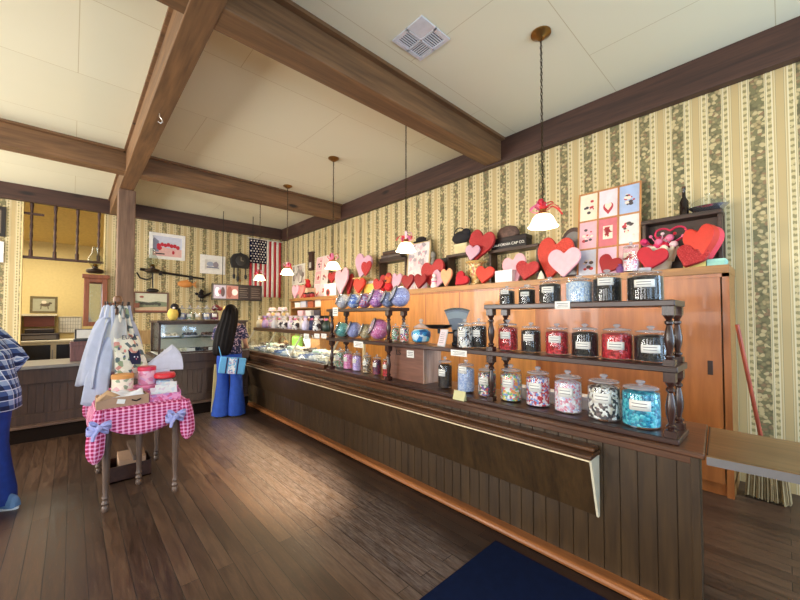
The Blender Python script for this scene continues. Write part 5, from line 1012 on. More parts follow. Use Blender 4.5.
# mirror cabinet beside the opening, with oil lamp on it
a = onY(83.5, 300, WY-.02); b = onY(107, 300, WY-.02); zt = onY(95, 275, WY).z; zb = onY(95, 326, WY).z; w = b.x-a.x
o = thing('mirror_cabinet', 'red brown framed mirror cabinet hanging at the right of the opening', 'mirror', ((a.x+b.x)/2, WY+.03, zb)); MM = wood('mirror_frame_wood', (110,58,34), (150,88,56), 'z', 9, 8, .4); h = zt-zb
m = MB(); frame4(m, -w/2, 0, w/2, h-.08, .085, -.14, 0); m.box(-w/2-.03,-.17,h-.08,w/2+.03,0,h); m.box(-w/2+.085,-.02,.085,w/2-.085,-.005,h-.165); m.build('frame', MM, o, bevel=.008)
m = MB(); m.box(-w/2+.06,-.06,.09,w/2-.06,-.05,h-.19); m.build('mirror_glass', plain('mirror_silver', (214,220,224), .06, 1), o, smooth=0)
m = MB(); m.box(w/2-.02,-.10,.4,.75,-.02,.5); m.build('wall_arm', MM, o, smooth=0)
oil_lamp(95,273.5,'oil lamp with glass chimney standing on the mirror cabinet',WY-.06,1,False)
# notice board and chair-like shelf behind the tote bags
o = thing('wooden_chair', 'pale wooden chair behind the back counter right of the tote bags', 'chair', (onY(150.5, 340, 8.3).x, 8.3, 0)); MC = wood('pale_chair_wood', (170,136,90), (206,176,126), 'z', 9, 8, .5)
m = MB(); m.box(-.2,-.2,.45,.2,.2,.49); m.build('seat', MC, o, bevel=.006)
for x in (-.18,.18): m = MB(); m.box(x-.02,-.2,0,x+.02,-.16,.45); m.build('leg', MC, o); m = MB(); m.box(x-.02,.16,0,x+.02,.2,1.25); m.build('leg', MC, o)
m = MB(); m.box(-.18,.165,.95,.18,.19,1.22); m.box(-.18,.165,.7,.18,.19,.78); m.build('backrest', MC, o, bevel=.004)
# ================================================================ gift table
TX0, TX1, TY0, TY1, TT = .17, .72, 3.52, 4.52, .785
GM = gingham('pink_gingham')
MLG = wood('grey_turned_leg', (70,54,46), (122,98,84), 'z', 9, 10, .4)
tb = thing('gift_table', 'old wooden table with turned legs under the pink gingham cloth', 'table', ((TX0+TX1)/2, (TY0+TY1)/2, 0))
hx, hy = (TX1-TX0)/2, (TY1-TY0)/2
m = MB(); m.box(-hx, -hy, TT-.03, hx, hy, TT); m.build('tabletop', MLG, tb, bevel=.004)
m = MB(); m.box(-hx+.05, -hy+.05, TT-.12, hx-.05, hy-.05, TT-.03); m.build('apron', MLG, tb)
lp = [(.016,0),(.024,.02),(.024,.05),(.016,.07),(.026,.10),(.018,.13),(.024,.16),(.017,.19),(.02,.3),(.026,.6),(.03,.85),(.03,1)]
for x, y in ((-hx+.045,-hy+.045),(hx-.045,-hy+.045),(-hx+.045,hy-.045),(hx-.045,hy-.045),(.02,-.08)):
    m = MB(); m.lathe([(r, t*(TT-.12)) for r, t in lp], (x, y, 0), 14); m.build('leg', MLG, tb)
m = MB(); m.box(-.02,-.08,.22,.04,hy-.05,.26); m.build('stretcher', MLG, tb)
# cloth: top plus a gathered skirt
cl = thing('gingham_cloth', 'pink checked gingham tablecloth tied up at its corners with lilac bows', 'tablecloth', ((TX0+TX1)/2, (TY0+TY1)/2, TT+.004))
per = []; N = 24; NX = 16
cx_, cy_ = hx+.015, hy+.015
for i in range(NX): per.append((-cx_+2*cx_*i/NX, -cy_, 0, i/NX))
for i in range(N): per.append((cx_, -cy_+2*cy_*i/N, 1, i/N))
for i in range(NX): per.append((cx_-2*cx_*i/NX, cy_, 2, i/NX))
for i in range(N): per.append((-cx_, cy_-2*cy_*i/N, 3, i/N))
L_ = len(per); vs = []; uv = []; fs = []; s_acc = 0
K = 9
for i, (x, y, sd, t) in enumerate(per):
    nx, ny = [(0,-1),(1,0),(0,1),(-1,0)][sd]
    drop = .09 + .13*math.sin(PI*t)**.7 if sd in (0,2) else .10+.12*math.sin(PI*t)**.7
    if i: s_acc += math.hypot(x-per[i-1][0], y-per[i-1][1])
    for k in range(K):
        f = k/(K-1); sag = .018*math.sin(f*PI*2.5+t*3)*f*(1 if sd != 3 else .6)
        out = .012 + .03*f*math.sin(PI*t) + sag*math.sin(PI*t)
        vs.append((x+nx*out*(f > 0), y+ny*out*(f > 0), -drop*f)); uv.append((s_acc, -drop*f*1.5))
for i in range(L_):
    j = (i+1) % L_
    if j == 0: continue
    for k in range(K-1): fs.append((i*K+k, j*K+k, j*K+k+1, i*K+k+1))
i = L_-1
for k in range(K-1): fs.append((i*K+k, k, k+1, i*K+k+1))
uvmesh('draped_skirt', vs, fs, uv, GM, cl, .003)
vs = []; uv = []; fs = []
for j in range(9):
    for i in range(9): vs.append((-cx_+2*cx_*i/8, -cy_+2*cy_*j/8, .0)); uv.append((-cx_+2*cx_*i/8+.3, -cy_+2*cy_*j/8+.2))
for j in range(8):
    for i in range(8): fs.append((j*9+i, j*9+i+1, (j+1)*9+i+1, (j+1)*9+i))
uvmesh('cloth_top', vs, fs, uv, GM, cl, .003)
MBW = plain('lilac_blue_ribbon', (170,172,226), .5)
for sx_, sy_, ln, bx_, by_ in ((-1,-1,.33,-.005,-.012),(1,-1,.28,-.075,-.012),(-1,1,.22,0,0),(1,1,.22,0,0)):
    x0, y0 = sx_*(cx_-.012), sy_*(cy_-.005); vs = []; uv = []; fs = []; n = 16
    for k in range(12):
        f = k/11; r = .030+.022*math.sin(min(1, f*1.15)*PI*.75) if f < .85 else .05*(1-f)/.15*.8+.012; cz = .0 - (ln+.06)*f
        for i in range(n):
            a = 2*PI*i/n; rr = r*(1+.20*math.cos(5*a+f*2)); vs.append((x0+sx_*.022*math.sin(f*PI*.6)+rr*math.cos(a), y0+sy_*.012+rr*math.sin(a)*.7, cz)); uv.append((i*.022, cz*1.2))
    for k in range(11):
        for i in range(n): fs.append((k*n+i, k*n+(i+1) % n, (k+1)*n+(i+1) % n, (k+1)*n+i))
    uvmesh('hanging_corner', vs, fs, uv, GM, cl)
    m = MB(); bx0, by0, bz0 = x0+bx_*(1 if sx_ > 0 else 1), y0+sy_*.055+by_, -.115
    for q in (-1, 1):
        for w_ in (0, 1):
            def lf(u, v, q=q, w_=w_):
                t = 2*PI*u; return Vector((bx0+q*.036*(1-math.cos(t))*(1-.2*w_), by0-.018*math.sin(t*1)*q+.006*math.sin(9*v+4*u), bz0+.016*math.sin(t)+q*.012*(1-math.cos(t))*(-1 if w_ else .7)+(v-.5)*.05*(.5+.5*abs(math.sin(t/2)))))
            m.grid(lf, 14, 4)
    m.ball((bx0, by0-.012, bz0), (.02,.018,.024), 10, 7); m.tube([(bx0, by0-.01, bz0),(bx0-.03, by0-.012, bz0-.05),(bx0-.035, by0-.008, bz0-.085)],[.014,.013,.010],6)
    m.build('bow', MBW, cl, solid=.003)
ZT = TT+.008
# cardboard tray with tissue, pink box of paper
o = thing('cardboard_tray', 'tan cardboard tray with white tissue on the front left of the gingham table', 'tray', (.305, 3.60, ZT), rad(4)); MCB = plain('tan_cardboard', (172,138,112), .8)
m = MB(); m.box(-.15,-.07,0,.15,.07,.006); m.box(-.165,-.078,0,.165,-.07,.075); m.box(-.15,.07,0,.15,.076,.09); m.box(-.156,-.07,0,-.15,.07,.08); m.box(.15,-.07,0,.156,.07,.08); m.build('tray_body', MCB, o)
m = MB(); m.grid(lambda u, v: Vector((-.13+.27*u, -.055+.115*v, .07+.03*math.sin(u*9+v*3)*math.sin(v*7)+.02*v)), 14, 8); m.build('tissue', plain('white_tissue', (232,230,236), .8), o, solid=.003)
m = MB(); m.box(-.05,-.0815,.02,.0,-.0785,.055, Matrix.Rotation(rad(12), 4, 'Y')); m.build('tag_card', M_LAB, o); m = MB(); m.add([(-.165,-.08,.06),(-.02,-.082,.09),(-.10,-.075,.14),(-.165,-.08,.09)],[(0,1,2,3)]); m.tube([(-.15,-.085,.075),(-.11,-.085,.11),(-.06,-.085,.09)],.008,6); m.build('raffia', plain('raffia', (206,166,126), .8), o, solid=.004); m = MB(); m.tube([(.05,-.083,.045),(.08,-.083,.032),(.11,-.083,.045)],.006,6); m.build('hand_slot', M_BLK, o)
o = thing('pink_gift_box', 'pink patterned gift box full of white paper on the front right of the gingham table', 'box', (.60, 3.64, ZT), rad(-4)); MPB = speck('pink_pattern_box', [(206,110,160),(226,150,190),(190,140,196),(210,90,140)], 50, .6, .05)
m = MB(); m.box(-.105,-.08,0,.105,.08,.005); m.box(-.11,-.086,0,.11,-.08,.055); m.box(-.11,.08,0,.11,.086,.09); m.box(-.11,-.08,0,-.104,.08,.07); m.box(.104,-.08,0,.11,.08,.07); m.build('box_body', MPB, o)
for k in range(3): m = MB(); m.box(-.095+.03*k,-.06+.05*k,.006,.09-.0*k,-.055+.05*k,.115+.008*k, Matrix.Rotation(rad(-6+4*k), 4, 'Y')); m.build('paper_sheet', speck('printed_paper', [(232,230,228),(236,234,232),(226,206,216),(214,222,228)], 30, .7, 0), o)
# tins
def tin(x, y, z, r, h, body, lid, label, lidh=.035, name='gift_tin', sq=1.0):
    o = thing(name, label, 'tin', (x, y, z), 0); m = MB(); m.lathe([(r*.97,0),(r,.006),(r,h-lidh)], seg=26); m.build('tin_body', body, o); m = MB(); m.lathe([(r*1.05,h-lidh),(r*1.06,h-lidh+.004),(r*1.06,h-.006),(r,h)], seg=26); m.build('lid', lid, o); return o
MFL = speck('cream_floral', [(236,228,206),(240,234,216),(226,190,190),(150,170,140),(238,230,210)], 34, .5, .05); MPF = speck('pink_floral', [(240,186,206),(236,196,214),(226,140,176),(220,170,210)], 30, .45, .05)
tin(.33, 3.86, ZT, .075, .21, MFL, plain('orange_wood_lid', (214,150,80), .5), 'cream floral tin with an orange lid on the gingham table')
tin(.345, 3.745, ZT, .07, .085, MPF, plain('pink_lid', (236,140,180), .4), 'low pink tin in front of the orange lidded tin')
tin(.505, 3.90, ZT+.10, .066, .155, MPF, plain('rose_lid', (214,40,80), .35), 'tall pink tin with a rose red lid stacked in the middle of the table')
tin(.505, 3.90, ZT, .085, .098, plain('pink_cake_tin', (240,166,196), .4), plain('pink_lid', (236,140,180), .4), 'wide pink tin under the tall rose lidded tin')
o = thing('gift_jar', 'clear jar of pale blue sweets with a bright red lid on the gingham table', 'jar', (.635, 3.86, ZT)); m = MB(); m.lathe([(.068,0),(.072,.01),(.072,.14),(.06,.155)], seg=24); m.build('glass_body', G, o); m = MB(); m.lathe([(.064,.008),(.067,.02),(.067,.12),(.05,.13)], seg=24); m.build('candy_filling', speck('pale_blue_sweets', [(196,222,240),(226,236,244),(170,206,236),(236,226,232)], 50, .5, .3), o); m = MB(); m.lathe([(.078,.145),(.084,.152),(.084,.175),(.075,.19),(.03,.195)], seg=24); m.build('lid', plain('bright_red_lid', (214,30,46), .35), o)
o = thing('lilac_carton', 'lilac blue carton under the white pleated fan on the gingham table', 'box', (.60, 4.12, ZT)); m = MB(); m.box(-.10,-.09,0,.09,.09,.15); m.build('carton', plain('lilac_blue_carton', (130,120,190), .6), o, bevel=.004); m = MB(); m.box(-.103,-.093,.13,.093,.093,.165); m.build('lid', plain('lilac_blue_carton_lid', (146,136,206), .6), o, bevel=.004)
o = thing('paper_fan', 'white pleated paper fan lying on the lilac carton behind the red lidded jar', 'paper fan', (.63, 4.10, ZT+.166)); n = 13; vs = []; fs = []
for i in range(2*n+1):
    a = rad(-5+50*i/(2*n)); dz = .055*(i % 2); vs += [(-.14+.05*math.cos(a), .0+.02*(i % 2), .03+.05*math.sin(a)+dz*.3), (-.14+.34*math.cos(a), .0+.035*(i % 2), .03+.26*math.sin(a)+dz)]
for i in range(2*n): fs.append((2*i, 2*i+1, 2*i+3, 2*i+2))
m = MB(); m.add(vs, fs); m.build('pleated_paper', plain('white_fan_paper', (228,226,240), .8), o, solid=.003, smooth=0); m = MB(); m.box(-.2,-.03,-.0,.08,.06,.03); m.build('base_card', plain('white_fan_paper', (228,226,240), .8), o)
# bag rack and tote bags
RXc, RYc = .31, 4.20
rk2 = thing('bag_rack', 'slim wooden pole rack with dark hooks standing on the gingham table', 'rack', (RXc, RYc, ZT)); m = MB(); m.lathe([(.09,0),(.09,.015),(.03,.025)], seg=18); m.build('base', M_RACKZ, rk2)
m = MB(); m.lathe([(.018,.02),(.018,.82),(.03,.83),(.036,.86),(.03,.885),(.01,.895)], seg=14); m.build('pole', wood('brown_pole', (110,70,44), (150,104,70), 'z', 9, 8, .4), rk2)
hooks = [-150, -105, -70, -35, 10, 60, 120, 175]
for a in hooks:
    c, s_ = math.cos(rad(a)), math.sin(rad(a)); m = MB(); m.tube([(.015*c,.015*s_,.78),(.06*c,.06*s_,.78),(.085*c,.085*s_,.80),(.09*c,.09*s_,.84)], .006, 6); m.build('hook', M_BLK, rk2)
MCV = plain('white_tote_canvas', (176,182,204), .85); MCV2 = plain('cream_canvas', (190,188,186), .85)
def tote(ang, r0, r1, ztop, zbot, w0, w1, mat, label, seed, group='white tote bags hanging on the pole rack', cat='tote bag', wob=1.0):
    R = random.Random(seed); o = thing('tote_bag', label, cat, (RXc, RYc, ZT), rad(ang), group); ph = R.uniform(0, 6); H0 = ztop-zbot
    def surf(side):
        def f(u, v):
            # v 0 top .. 1 bottom ; u across
            e = v**.75; w = w0+(w1-w0)*e; x = r0+(r1-r0)*(e**.9); y = (u-.5)*w
            fold = .014*wob*math.sin(u*11+ph+v*2)*(1-.45*v); bul = side*(.004+.028*math.sin(PI*u)*math.sin(PI*min(v, .98))**.8)
            return Vector((x+fold+bul, y, ztop-H0*v-.025*(1-v)*abs(2*u-1)-.012*math.sin(u*7+ph)*v))
        return f
    m = MB(); m.grid(surf(1), 14, 14); m.grid(surf(-1), 14, 14); 
    m.build('bag_body', mat, o, smooth=60, solid=.003)
    m = MB()
    for yy in (-.3, .3): m.tube([(r0+.012, yy*w0, ztop-.03), (r0*.75+.02, yy*w0*.8, ztop+.06), (.085, yy*.05, .80)], [.022,.018,.014], 6)
    m.build('handles', mat, o); return o, surf(1)
zz = lambda z: z-ZT
tote(-158, .09, .235, .72, .10, .13, .30, MCV, 'leftmost white tote bag flaring out at the left of the pole rack', 1)
tote(-128, .11, .26, .56, -.045, .15, .20, MCV, 'long flat white tote bag hanging lowest at the left front of the pole rack', 2, wob=.4)
tote(-100, .075, .17, .72, .20, .14, .22, MCV2, 'white folded tote bag hanging high at the front of the pole rack', 3)
tote(5, .08, .20, .70, .12, .14, .24, MCV, 'white tote bag hanging at the right of the cat printed tote', 5)
tote(65, .08, .18, .62, .15, .10, .26, MCV2, 'cream tote bag hanging at the back right of the pole rack', 6)
tote(125, .08, .18, .62, .15, .10, .26, MCV, 'white tote bag hanging at the back of the pole rack', 7)
tote(178, .08, .2, .62, .15, .10, .26, MCV2, 'cream tote bag hanging at the back left of the pole rack', 8)
o, sf = tote(-62, .10, .235, .57, .13, .20, .30, speck('floral_canvas', [(232,226,206),(236,230,214),(240,234,220),(226,220,200),(150,164,130),(96,110,110),(234,228,210),(214,150,140)], 26, .85, 0), 'cream floral tote bag printed with a black cat face at the front of the rack', 4, group=None, wob=.4)
MNAV = plain('navy_print', (30,34,70), .8)
def onbag(poly, mat, name, off=.004, u0=.5, v0=.55, parent=o):
    vs = [sf(u0+x, v0-y) + Vector((off, 0, 0)) for x, y in poly]; m = MB(); c = sum(vs, Vector())/len(vs); m.add(vs + [c], [(i, (i+1) % len(vs), len(vs)) for i in range(len(vs))]); return m.build(name, mat, parent, solid=.0015, smooth=0)
ct_ = onbag([(-.20,.19),(-.13,.10),(.13,.10),(.20,.19),(.20,-.03),(.15,-.13),(-.15,-.13),(-.20,-.03)], MNAV, 'cat_print', .016, u0=.55)
for x in (-.06,.06): onbag([(x-.03,.0),(x,.02),(x+.03,0),(x,-.015)], plain('white_canvas', (226,228,240), .85), 'cat_eye', .018, .55, .54, ct_)
onbag([(-.02,-.03),(.02,-.03),(0,-.06)], M_BOW[0], 'cat_nose', .018, .55, .54, ct_)
R = random.Random(8)
for k in range(16):
    uu, vv = R.uniform(.1,.9), R.uniform(.2,.95)
    if abs(uu-.55) < .2 and abs(vv-.53) < .24: continue
    onbag([(.05*math.cos(a)*R.uniform(.6,1), .035*math.sin(a)) for a in [2*PI*i/7 for i in range(7)]], [MNAV, plain('sage_print2', (130,150,110), .8), plain('coral_print', (214,140,130), .8), plain('slate_print2', (90,96,130), .8)][k % 4], 'flower_print', .008, uu, vv)
Mx = Matrix(((0,0,1,0),(1,0,0,0),(0,1,0,0),(0,0,0,1))); c = sf(.5,.13)
lettering('EUSA', .055, MNAV, o, Matrix.Translation(c + Vector((.012,0,-.0))) @ Mx, 'printed_word')
# baskets under the table
o = thing('floor_crate', 'small dark crate with folded card standing on the floor under the gingham table', 'crate', (.42, 4.25, 0)); m = MB(); m.box(-.16,-.14,0,.16,.14,.012); m.box(-.16,-.14,0,-.15,.14,.16); m.box(.15,-.14,0,.16,.14,.16); m.box(-.15,-.14,0,.15,-.13,.14); m.box(-.15,.13,0,.15,.14,.14); m.build('crate_body', M_RACK, o); m = MB(); m.box(-.08,-.1,.012,.12,.1,.2, Matrix.Rotation(rad(8), 4, 'X')); m.build('folded_card', MCB, o)
# ================================================================ mat on the floor
mt = MB(); mt.box(-.53,-1.2,0,.55,1.335,.010); o = mt.build('floor_mat', plain('navy_carpet', (14,24,52), .95, spec=.1, var=.15), loc=(1.55,0,.0005), bevel=.004); tag(o, 'navy blue carpet mat lying on the boards beside the near end of the counter', 'mat')
# ================================================================ slanted glass case on the long counter
SY0, SY1 = 3.88, 6.85
gc = thing('slanted_glass_case', 'long sloping-front glass candy case on the far half of the long counter', 'display case', (2.6, 5.3, CT))
def gb(m, x0, y0, z0, x1, y1, z1): m.box(x0-2.6, y0-5.3, z0-CT, x1-2.6, y1-5.3, z1-CT)
m = MB(); gb(m, 2.30, SY0, CT, 2.37, SY1, CT+.055); gb(m, 2.31, SY0, CT, 2.95, SY0+.03, CT+.03); m.build('base_rail', M_CTRY, gc, bevel=.006)
m = MB(); gb(m, 2.535, SY0-.02, 1.228, 2.98, SY1, 1.285); m.build('top_board', M_LEDGE, gc, bevel=.006)
MOAK = plain('pale_oak_bar', (206,184,140), .4)
ys = [SY0+.02, 4.93, 5.87, SY1-.02]
for y in ys:
    m = MB(); m.tube([(2.35-2.6, y-5.3, .05), (2.56-2.6, y-5.3, .41)], .013, 8); m.build('sloping_bar', plain('steel_oak_bar', (190,180,160), .3, .3), gc)
    m = MB(); gb(m, 2.92, y-.015, CT, 2.95, y+.015, 1.25); m.build('back_post', MOAK, gc)
area('case_strip_light', (2.66, (SY0+SY1)/2, 1.222), (0, 0, 0), .05, SY1-SY0-.2, 11, (1, .93, .78))
for i in range(3):
    m = MB(); y0, y1 = ys[i]+.012, ys[i+1]-.012; a = [(2.352,CT+.055),(2.558,1.25),(2.562,1.25),(2.356,CT+.055)]
    m.add([(x-2.6, y0-5.3, z-CT) for x, z in a] + [(x-2.6, y1-5.3, z-CT) for x, z in a], [(0,1,2,3),(7,6,5,4),(0,4,5,1),(1,5,6,2),(2,6,7,3),(3,7,4,0)]); m.build('glass_pane', G, gc, smooth=0)
m = MB(); gb(m, 2.37, SY0+.03, CT+.001, 2.95, SY1, CT+.012); gb(m, 2.375, SY0+.035, CT+.012, 2.595, SY1, CT+.050); gb(m, 2.595, SY0+.035, CT+.012, 2.81, SY1, CT+.100); m.build('case_floor', plain('white_case_floor', (226,222,206), .5), gc, smooth=0)
m = MB(); a = [(2.352,CT+.055),(2.558,1.25),(2.94,1.25),(2.94,CT+.03)]
m.add([(x-2.6, SY0+.004-5.3, z-CT) for x, z in a] + [(x-2.6, SY0+.008-5.3, z-CT) for x, z in a], [(0,1,2,3),(7,6,5,4),(0,4,5,1),(1,5,6,2),(2,6,7,3),(3,7,4,0)]); m.build('end_pane', G, gc, smooth=0)
m = MB(); gb(m, 2.70, SY0+.05, 1.2235, 2.73, SY1-.05, 1.2275); m.build('lamp_tube', emit('case_tube_warm', (255,240,206), 20), gc)
cn_ = ['cream fudge','mint squares','white bark','dark truffles','blue foil drops','nougat']
tcols2 = [(232,222,192),(196,216,190),(236,232,222),(62,44,36),(110,130,170),(222,206,180)]; tcols[:] = tcols2
k = 0
posn = ['near','second','third','fourth','fifth','sixth','seventh','eighth','ninth','far']
for i in range(10):
    for j in range(2):
        tray(2.49+.22*j, SY0+.20+.285*i, CT+.052+.05*j, .20, .25, (i*2+j*3) % 6, '%s tray of %s in the %s row of the sloping glass case' % (posn[i], cn_[(i*2+j*3) % 6], 'front' if j == 0 else 'back'), 'trays in the sloping glass case'); k += 1
# upright goods at the back of the case
def bag(x, y, z, s, col, ribbon, label, group, cat='gift bag', name='cellophane_bag', pat=None):
    o = thing(name, label, cat, (x, y, z), 0, group); m = MB(); m.lathe([(.055*s,0),(.07*s,.02*s),(.075*s,.09*s),(.05*s,.15*s),(.016*s,.18*s),(.02*s,.19*s),(.055*s,.25*s)], seg=14); m.build('bag_body', pat or plain('bag_%d_%d_%d' % col, col, .35), o)
    m = MB(); m.ball((-.01,0,.18*s), (.025*s,.03*s,.018*s), 10, 6); m.ball((-.015,.03*s,.19*s), (.012*s,.03*s,.016*s), 8, 6); m.ball((-.015,-.03*s,.19*s), (.012*s,.03*s,.016*s), 8, 6); m.build('bow', ribbon, o); return o
BW = speck('black_white_wrap', [(40,36,44),(226,222,220),(236,232,228),(70,60,80),(206,200,200)], 30, .4, .1); LW = speck('lilac_white_wrap', [(226,216,232),(206,180,220),(236,232,234),(236,200,220)], 30, .4, .1)
TP = 1.286
items = [(250,'dark red',(120,30,40),None),(256,'cream',(226,210,176),None),(261,'violet pink',(206,120,190),None),(265.5,'lilac',(200,170,222),None),(270,'white and lilac',None,LW),(275,'pale grey',(206,206,212),None),(280,'black and white',None,BW),(285,'black and white',None,BW),(291,'white and lilac',None,LW),(296,'black and white',None,BW),(301,'white',(230,226,224),None),(306,'pale lavender',(206,200,226),None),(312,'navy',(46,52,90),None),(317,'black and white',None,BW),(322,'black',(34,32,36),None),(327,'dark green and black',(40,56,46),None)]
for k, (u, cn, col, pat) in enumerate(items):
    X = 2.64 if k % 2 else 2.72; p = onX(u, 316, X); lbl = '%s gift bag on the sloping case top, %s' % (cn, ['farthest from the camera','second from the far end','third from the far end','fourth from the far end','fifth from the far end','sixth from the far end','seventh from the far end','eighth from the far end','eighth from the near end','seventh from the near end','sixth from the near end','fifth from the near end','fourth from the near end','third from the near end','second from the near end','nearest the candy rack'][k])
    bag(X, min(p.y, 6.8), TP, .88, col or (0,0,0), [M_BOW[0], MWF, M_BOW[2]][k % 3], lbl, 'gift bags along the sloping case top', pat=pat)
def tier(u, X, r, label):
    p = onX(u, 305, X); o = thing('tiered_stand', label, 'cake stand', (X, min(p.y, 6.75), TP)); MW_ = plain('white_china', (232,226,224), .2)
    m = MB(); m.lathe([(.07,0),(.07,.01),(.018,.03),(.018,.19),(r,.205),(r*1.05,.22),(.018,.225),(.016,.30),(r*.7,.31),(r*.74,.325),(.01,.33)], seg=20); m.build('stand', MW_, o)
    for k in range(7): a = 2*PI*k/7; m = MB(); m.ball((r*.7*math.cos(a), r*.7*math.sin(a), .245), .035, 8, 6); m.build('cupcake', [MW_, M_BOW[2], plain('gold_wrap', (222,190,120), .4)][k % 3], o)
    for k in range(4): a = 2*PI*k/4; m = MB(); m.ball((r*.4*math.cos(a), r*.4*math.sin(a), .35), .03, 8, 6); m.build('cupcake', [M_BOW[2], MW_][k % 2], o)
tier(265, 2.86, .11, 'white two tiered stand of pale puffs behind the lilac gift bags'); tier(282.5, 2.86, .14, 'larger white tiered stand of pale puffs near the corner of the far case')
for k, (u, s_, mt_, l) in enumerate(((296,'green',plain('lime_bag',(150,214,70),.4),'bright green bag standing at the back of the sloping case'),)):
    p = onX(u, 334, 2.85); o = thing('green_bag', l, 'bag', (2.875, p.y, CT+.013)); m = MB(); m.box(-.05,-.13,0,.05,.13,.30); m.build('bag_body', mt_, o, bevel=.03); m = MB(); m.tube([(0,-.06,.29),(0,-.05,.36),(0,.05,.36),(0,.06,.29)], .008, 6); m.build('handle', mt_, o)
p = onX(307, 338, 2.84); o = thing('white_basket', 'white oval basket at the back of the near bay of the sloping case', 'basket', (2.875, p.y, CT+.013)); m = MB(); m.lathe([(.09,0),(.10,.01),(.075,.10),(.13,.22),(.16,.27),(.15,.27),(.11,.20),(.03,.19)], seg=20, sx=.45); m.build('bowl', plain('white_basket_paint', (226,228,236), .5), o); m = MB(); m.tube([(0,-.15*math.cos(a),.26+.10*math.sin(a)) for a in [PI*i/10 for i in range(11)]], .008, 6); m.build('handle', plain('white_basket_paint', (226,228,236), .5), o)
p = onX(317, 345, 2.86); o = thing('brown_carton', 'plain brown carton at the near end of the sloping case', 'box', (2.875, p.y, CT+.013)); m = MB(); m.box(-.05,-.14,0,.07,.14,.28); m.build('carton', plain('brown_carton', (176,122,66), .6), o, bevel=.004); m = MB(); m.box(-.053,-.143,.24,.073,.143,.285); m.build('lid', plain('brown_carton_lid', (186,132,76), .6), o, bevel=.004)
p = onX(282, 338, 2.86); o = thing('wicker_basket', 'brown round wicker basket at the back of the middle bay of the case', 'basket', (2.875, p.y, CT+.013)); m = MB(); m.lathe([(.10,0),(.12,.02),(.15,.12),(.16,.15),(.15,.15),(.13,.10),(.03,.09)], seg=20, sx=.5); m.build('bowl', wood('brown_wicker', (110,66,36), (160,106,62), 'y', 40, 1.5, .6), o); m = MB(); m.tube([(0,-.14*math.cos(a),.14+.13*math.sin(a)) for a in [PI*i/10 for i in range(11)]], .01, 6); m.build('handle', wood('brown_wicker', (110,66,36), (160,106,62), 'y', 40, 1.5, .6), o)
for k, u in enumerate((306.5, 317, 324)):
    card(u-2.5, 333.5, u+2.5, 338.5, 2.535, ['white price card clipped under the case top, farthest of three','white price card clipped under the case top, middle of three','white price card clipped under the case top, nearest of three'][k], group='price cards under the sloping case top')
# goods in the cabinet's open shelves
for k, (y, zs, h, c, l) in enumerate(((8.15,1.705,.12,(232,226,220),'white box on the open cabinet shelf nearest the room corner'),(7.85,1.705,.14,(206,206,220),'grey box on the top open shelf of the cabinet'),(7.5,1.705,.13,(170,90,60),'red brown box on the top open shelf of the cabinet'),(7.15,1.705,.15,(236,232,226),'white box on the top open shelf next to the plywood doors'),(8.0,1.445,.18,(240,190,200),'pink box on the second open shelf near the corner'),(7.6,1.445,.18,(226,226,230),'white box on the second open shelf of the cabinet'),(7.2,1.445,.18,(70,66,80),'dark box on the second open shelf next to the doors'))):
    o = thing('shelf_box', l, 'box', (4.2, y, zs), 0, 'boxes in the open end of the cabinet'); m = MB(); m.box(-.12,-.13,0.001,.12,.13,h); m.build('carton', plain('sb_%d_%d_%d' % c, c, .5), o, bevel=.004); m = MB(); m.box(-.123,-.133,h*.75,.123,.133,h+.01); m.build('lid', plain('sbl_%d_%d_%d' % c, tuple(min(255, x+10) for x in c), .5), o, bevel=.004)
# cream slat at the corner of the two counters
p = onY(214, 380, 6.1); m = MB(); m.box(-.022,-.012,0,.022,.012,.74, Matrix.Rotation(rad(3), 4, 'Y')); tag(m.build('yard_stick', plain('cream_slat', (226,208,150), .5), loc=(p.x-.02, 6.075, .002)), 'cream slat leaning upright on the back counter beside the woman', 'slat')
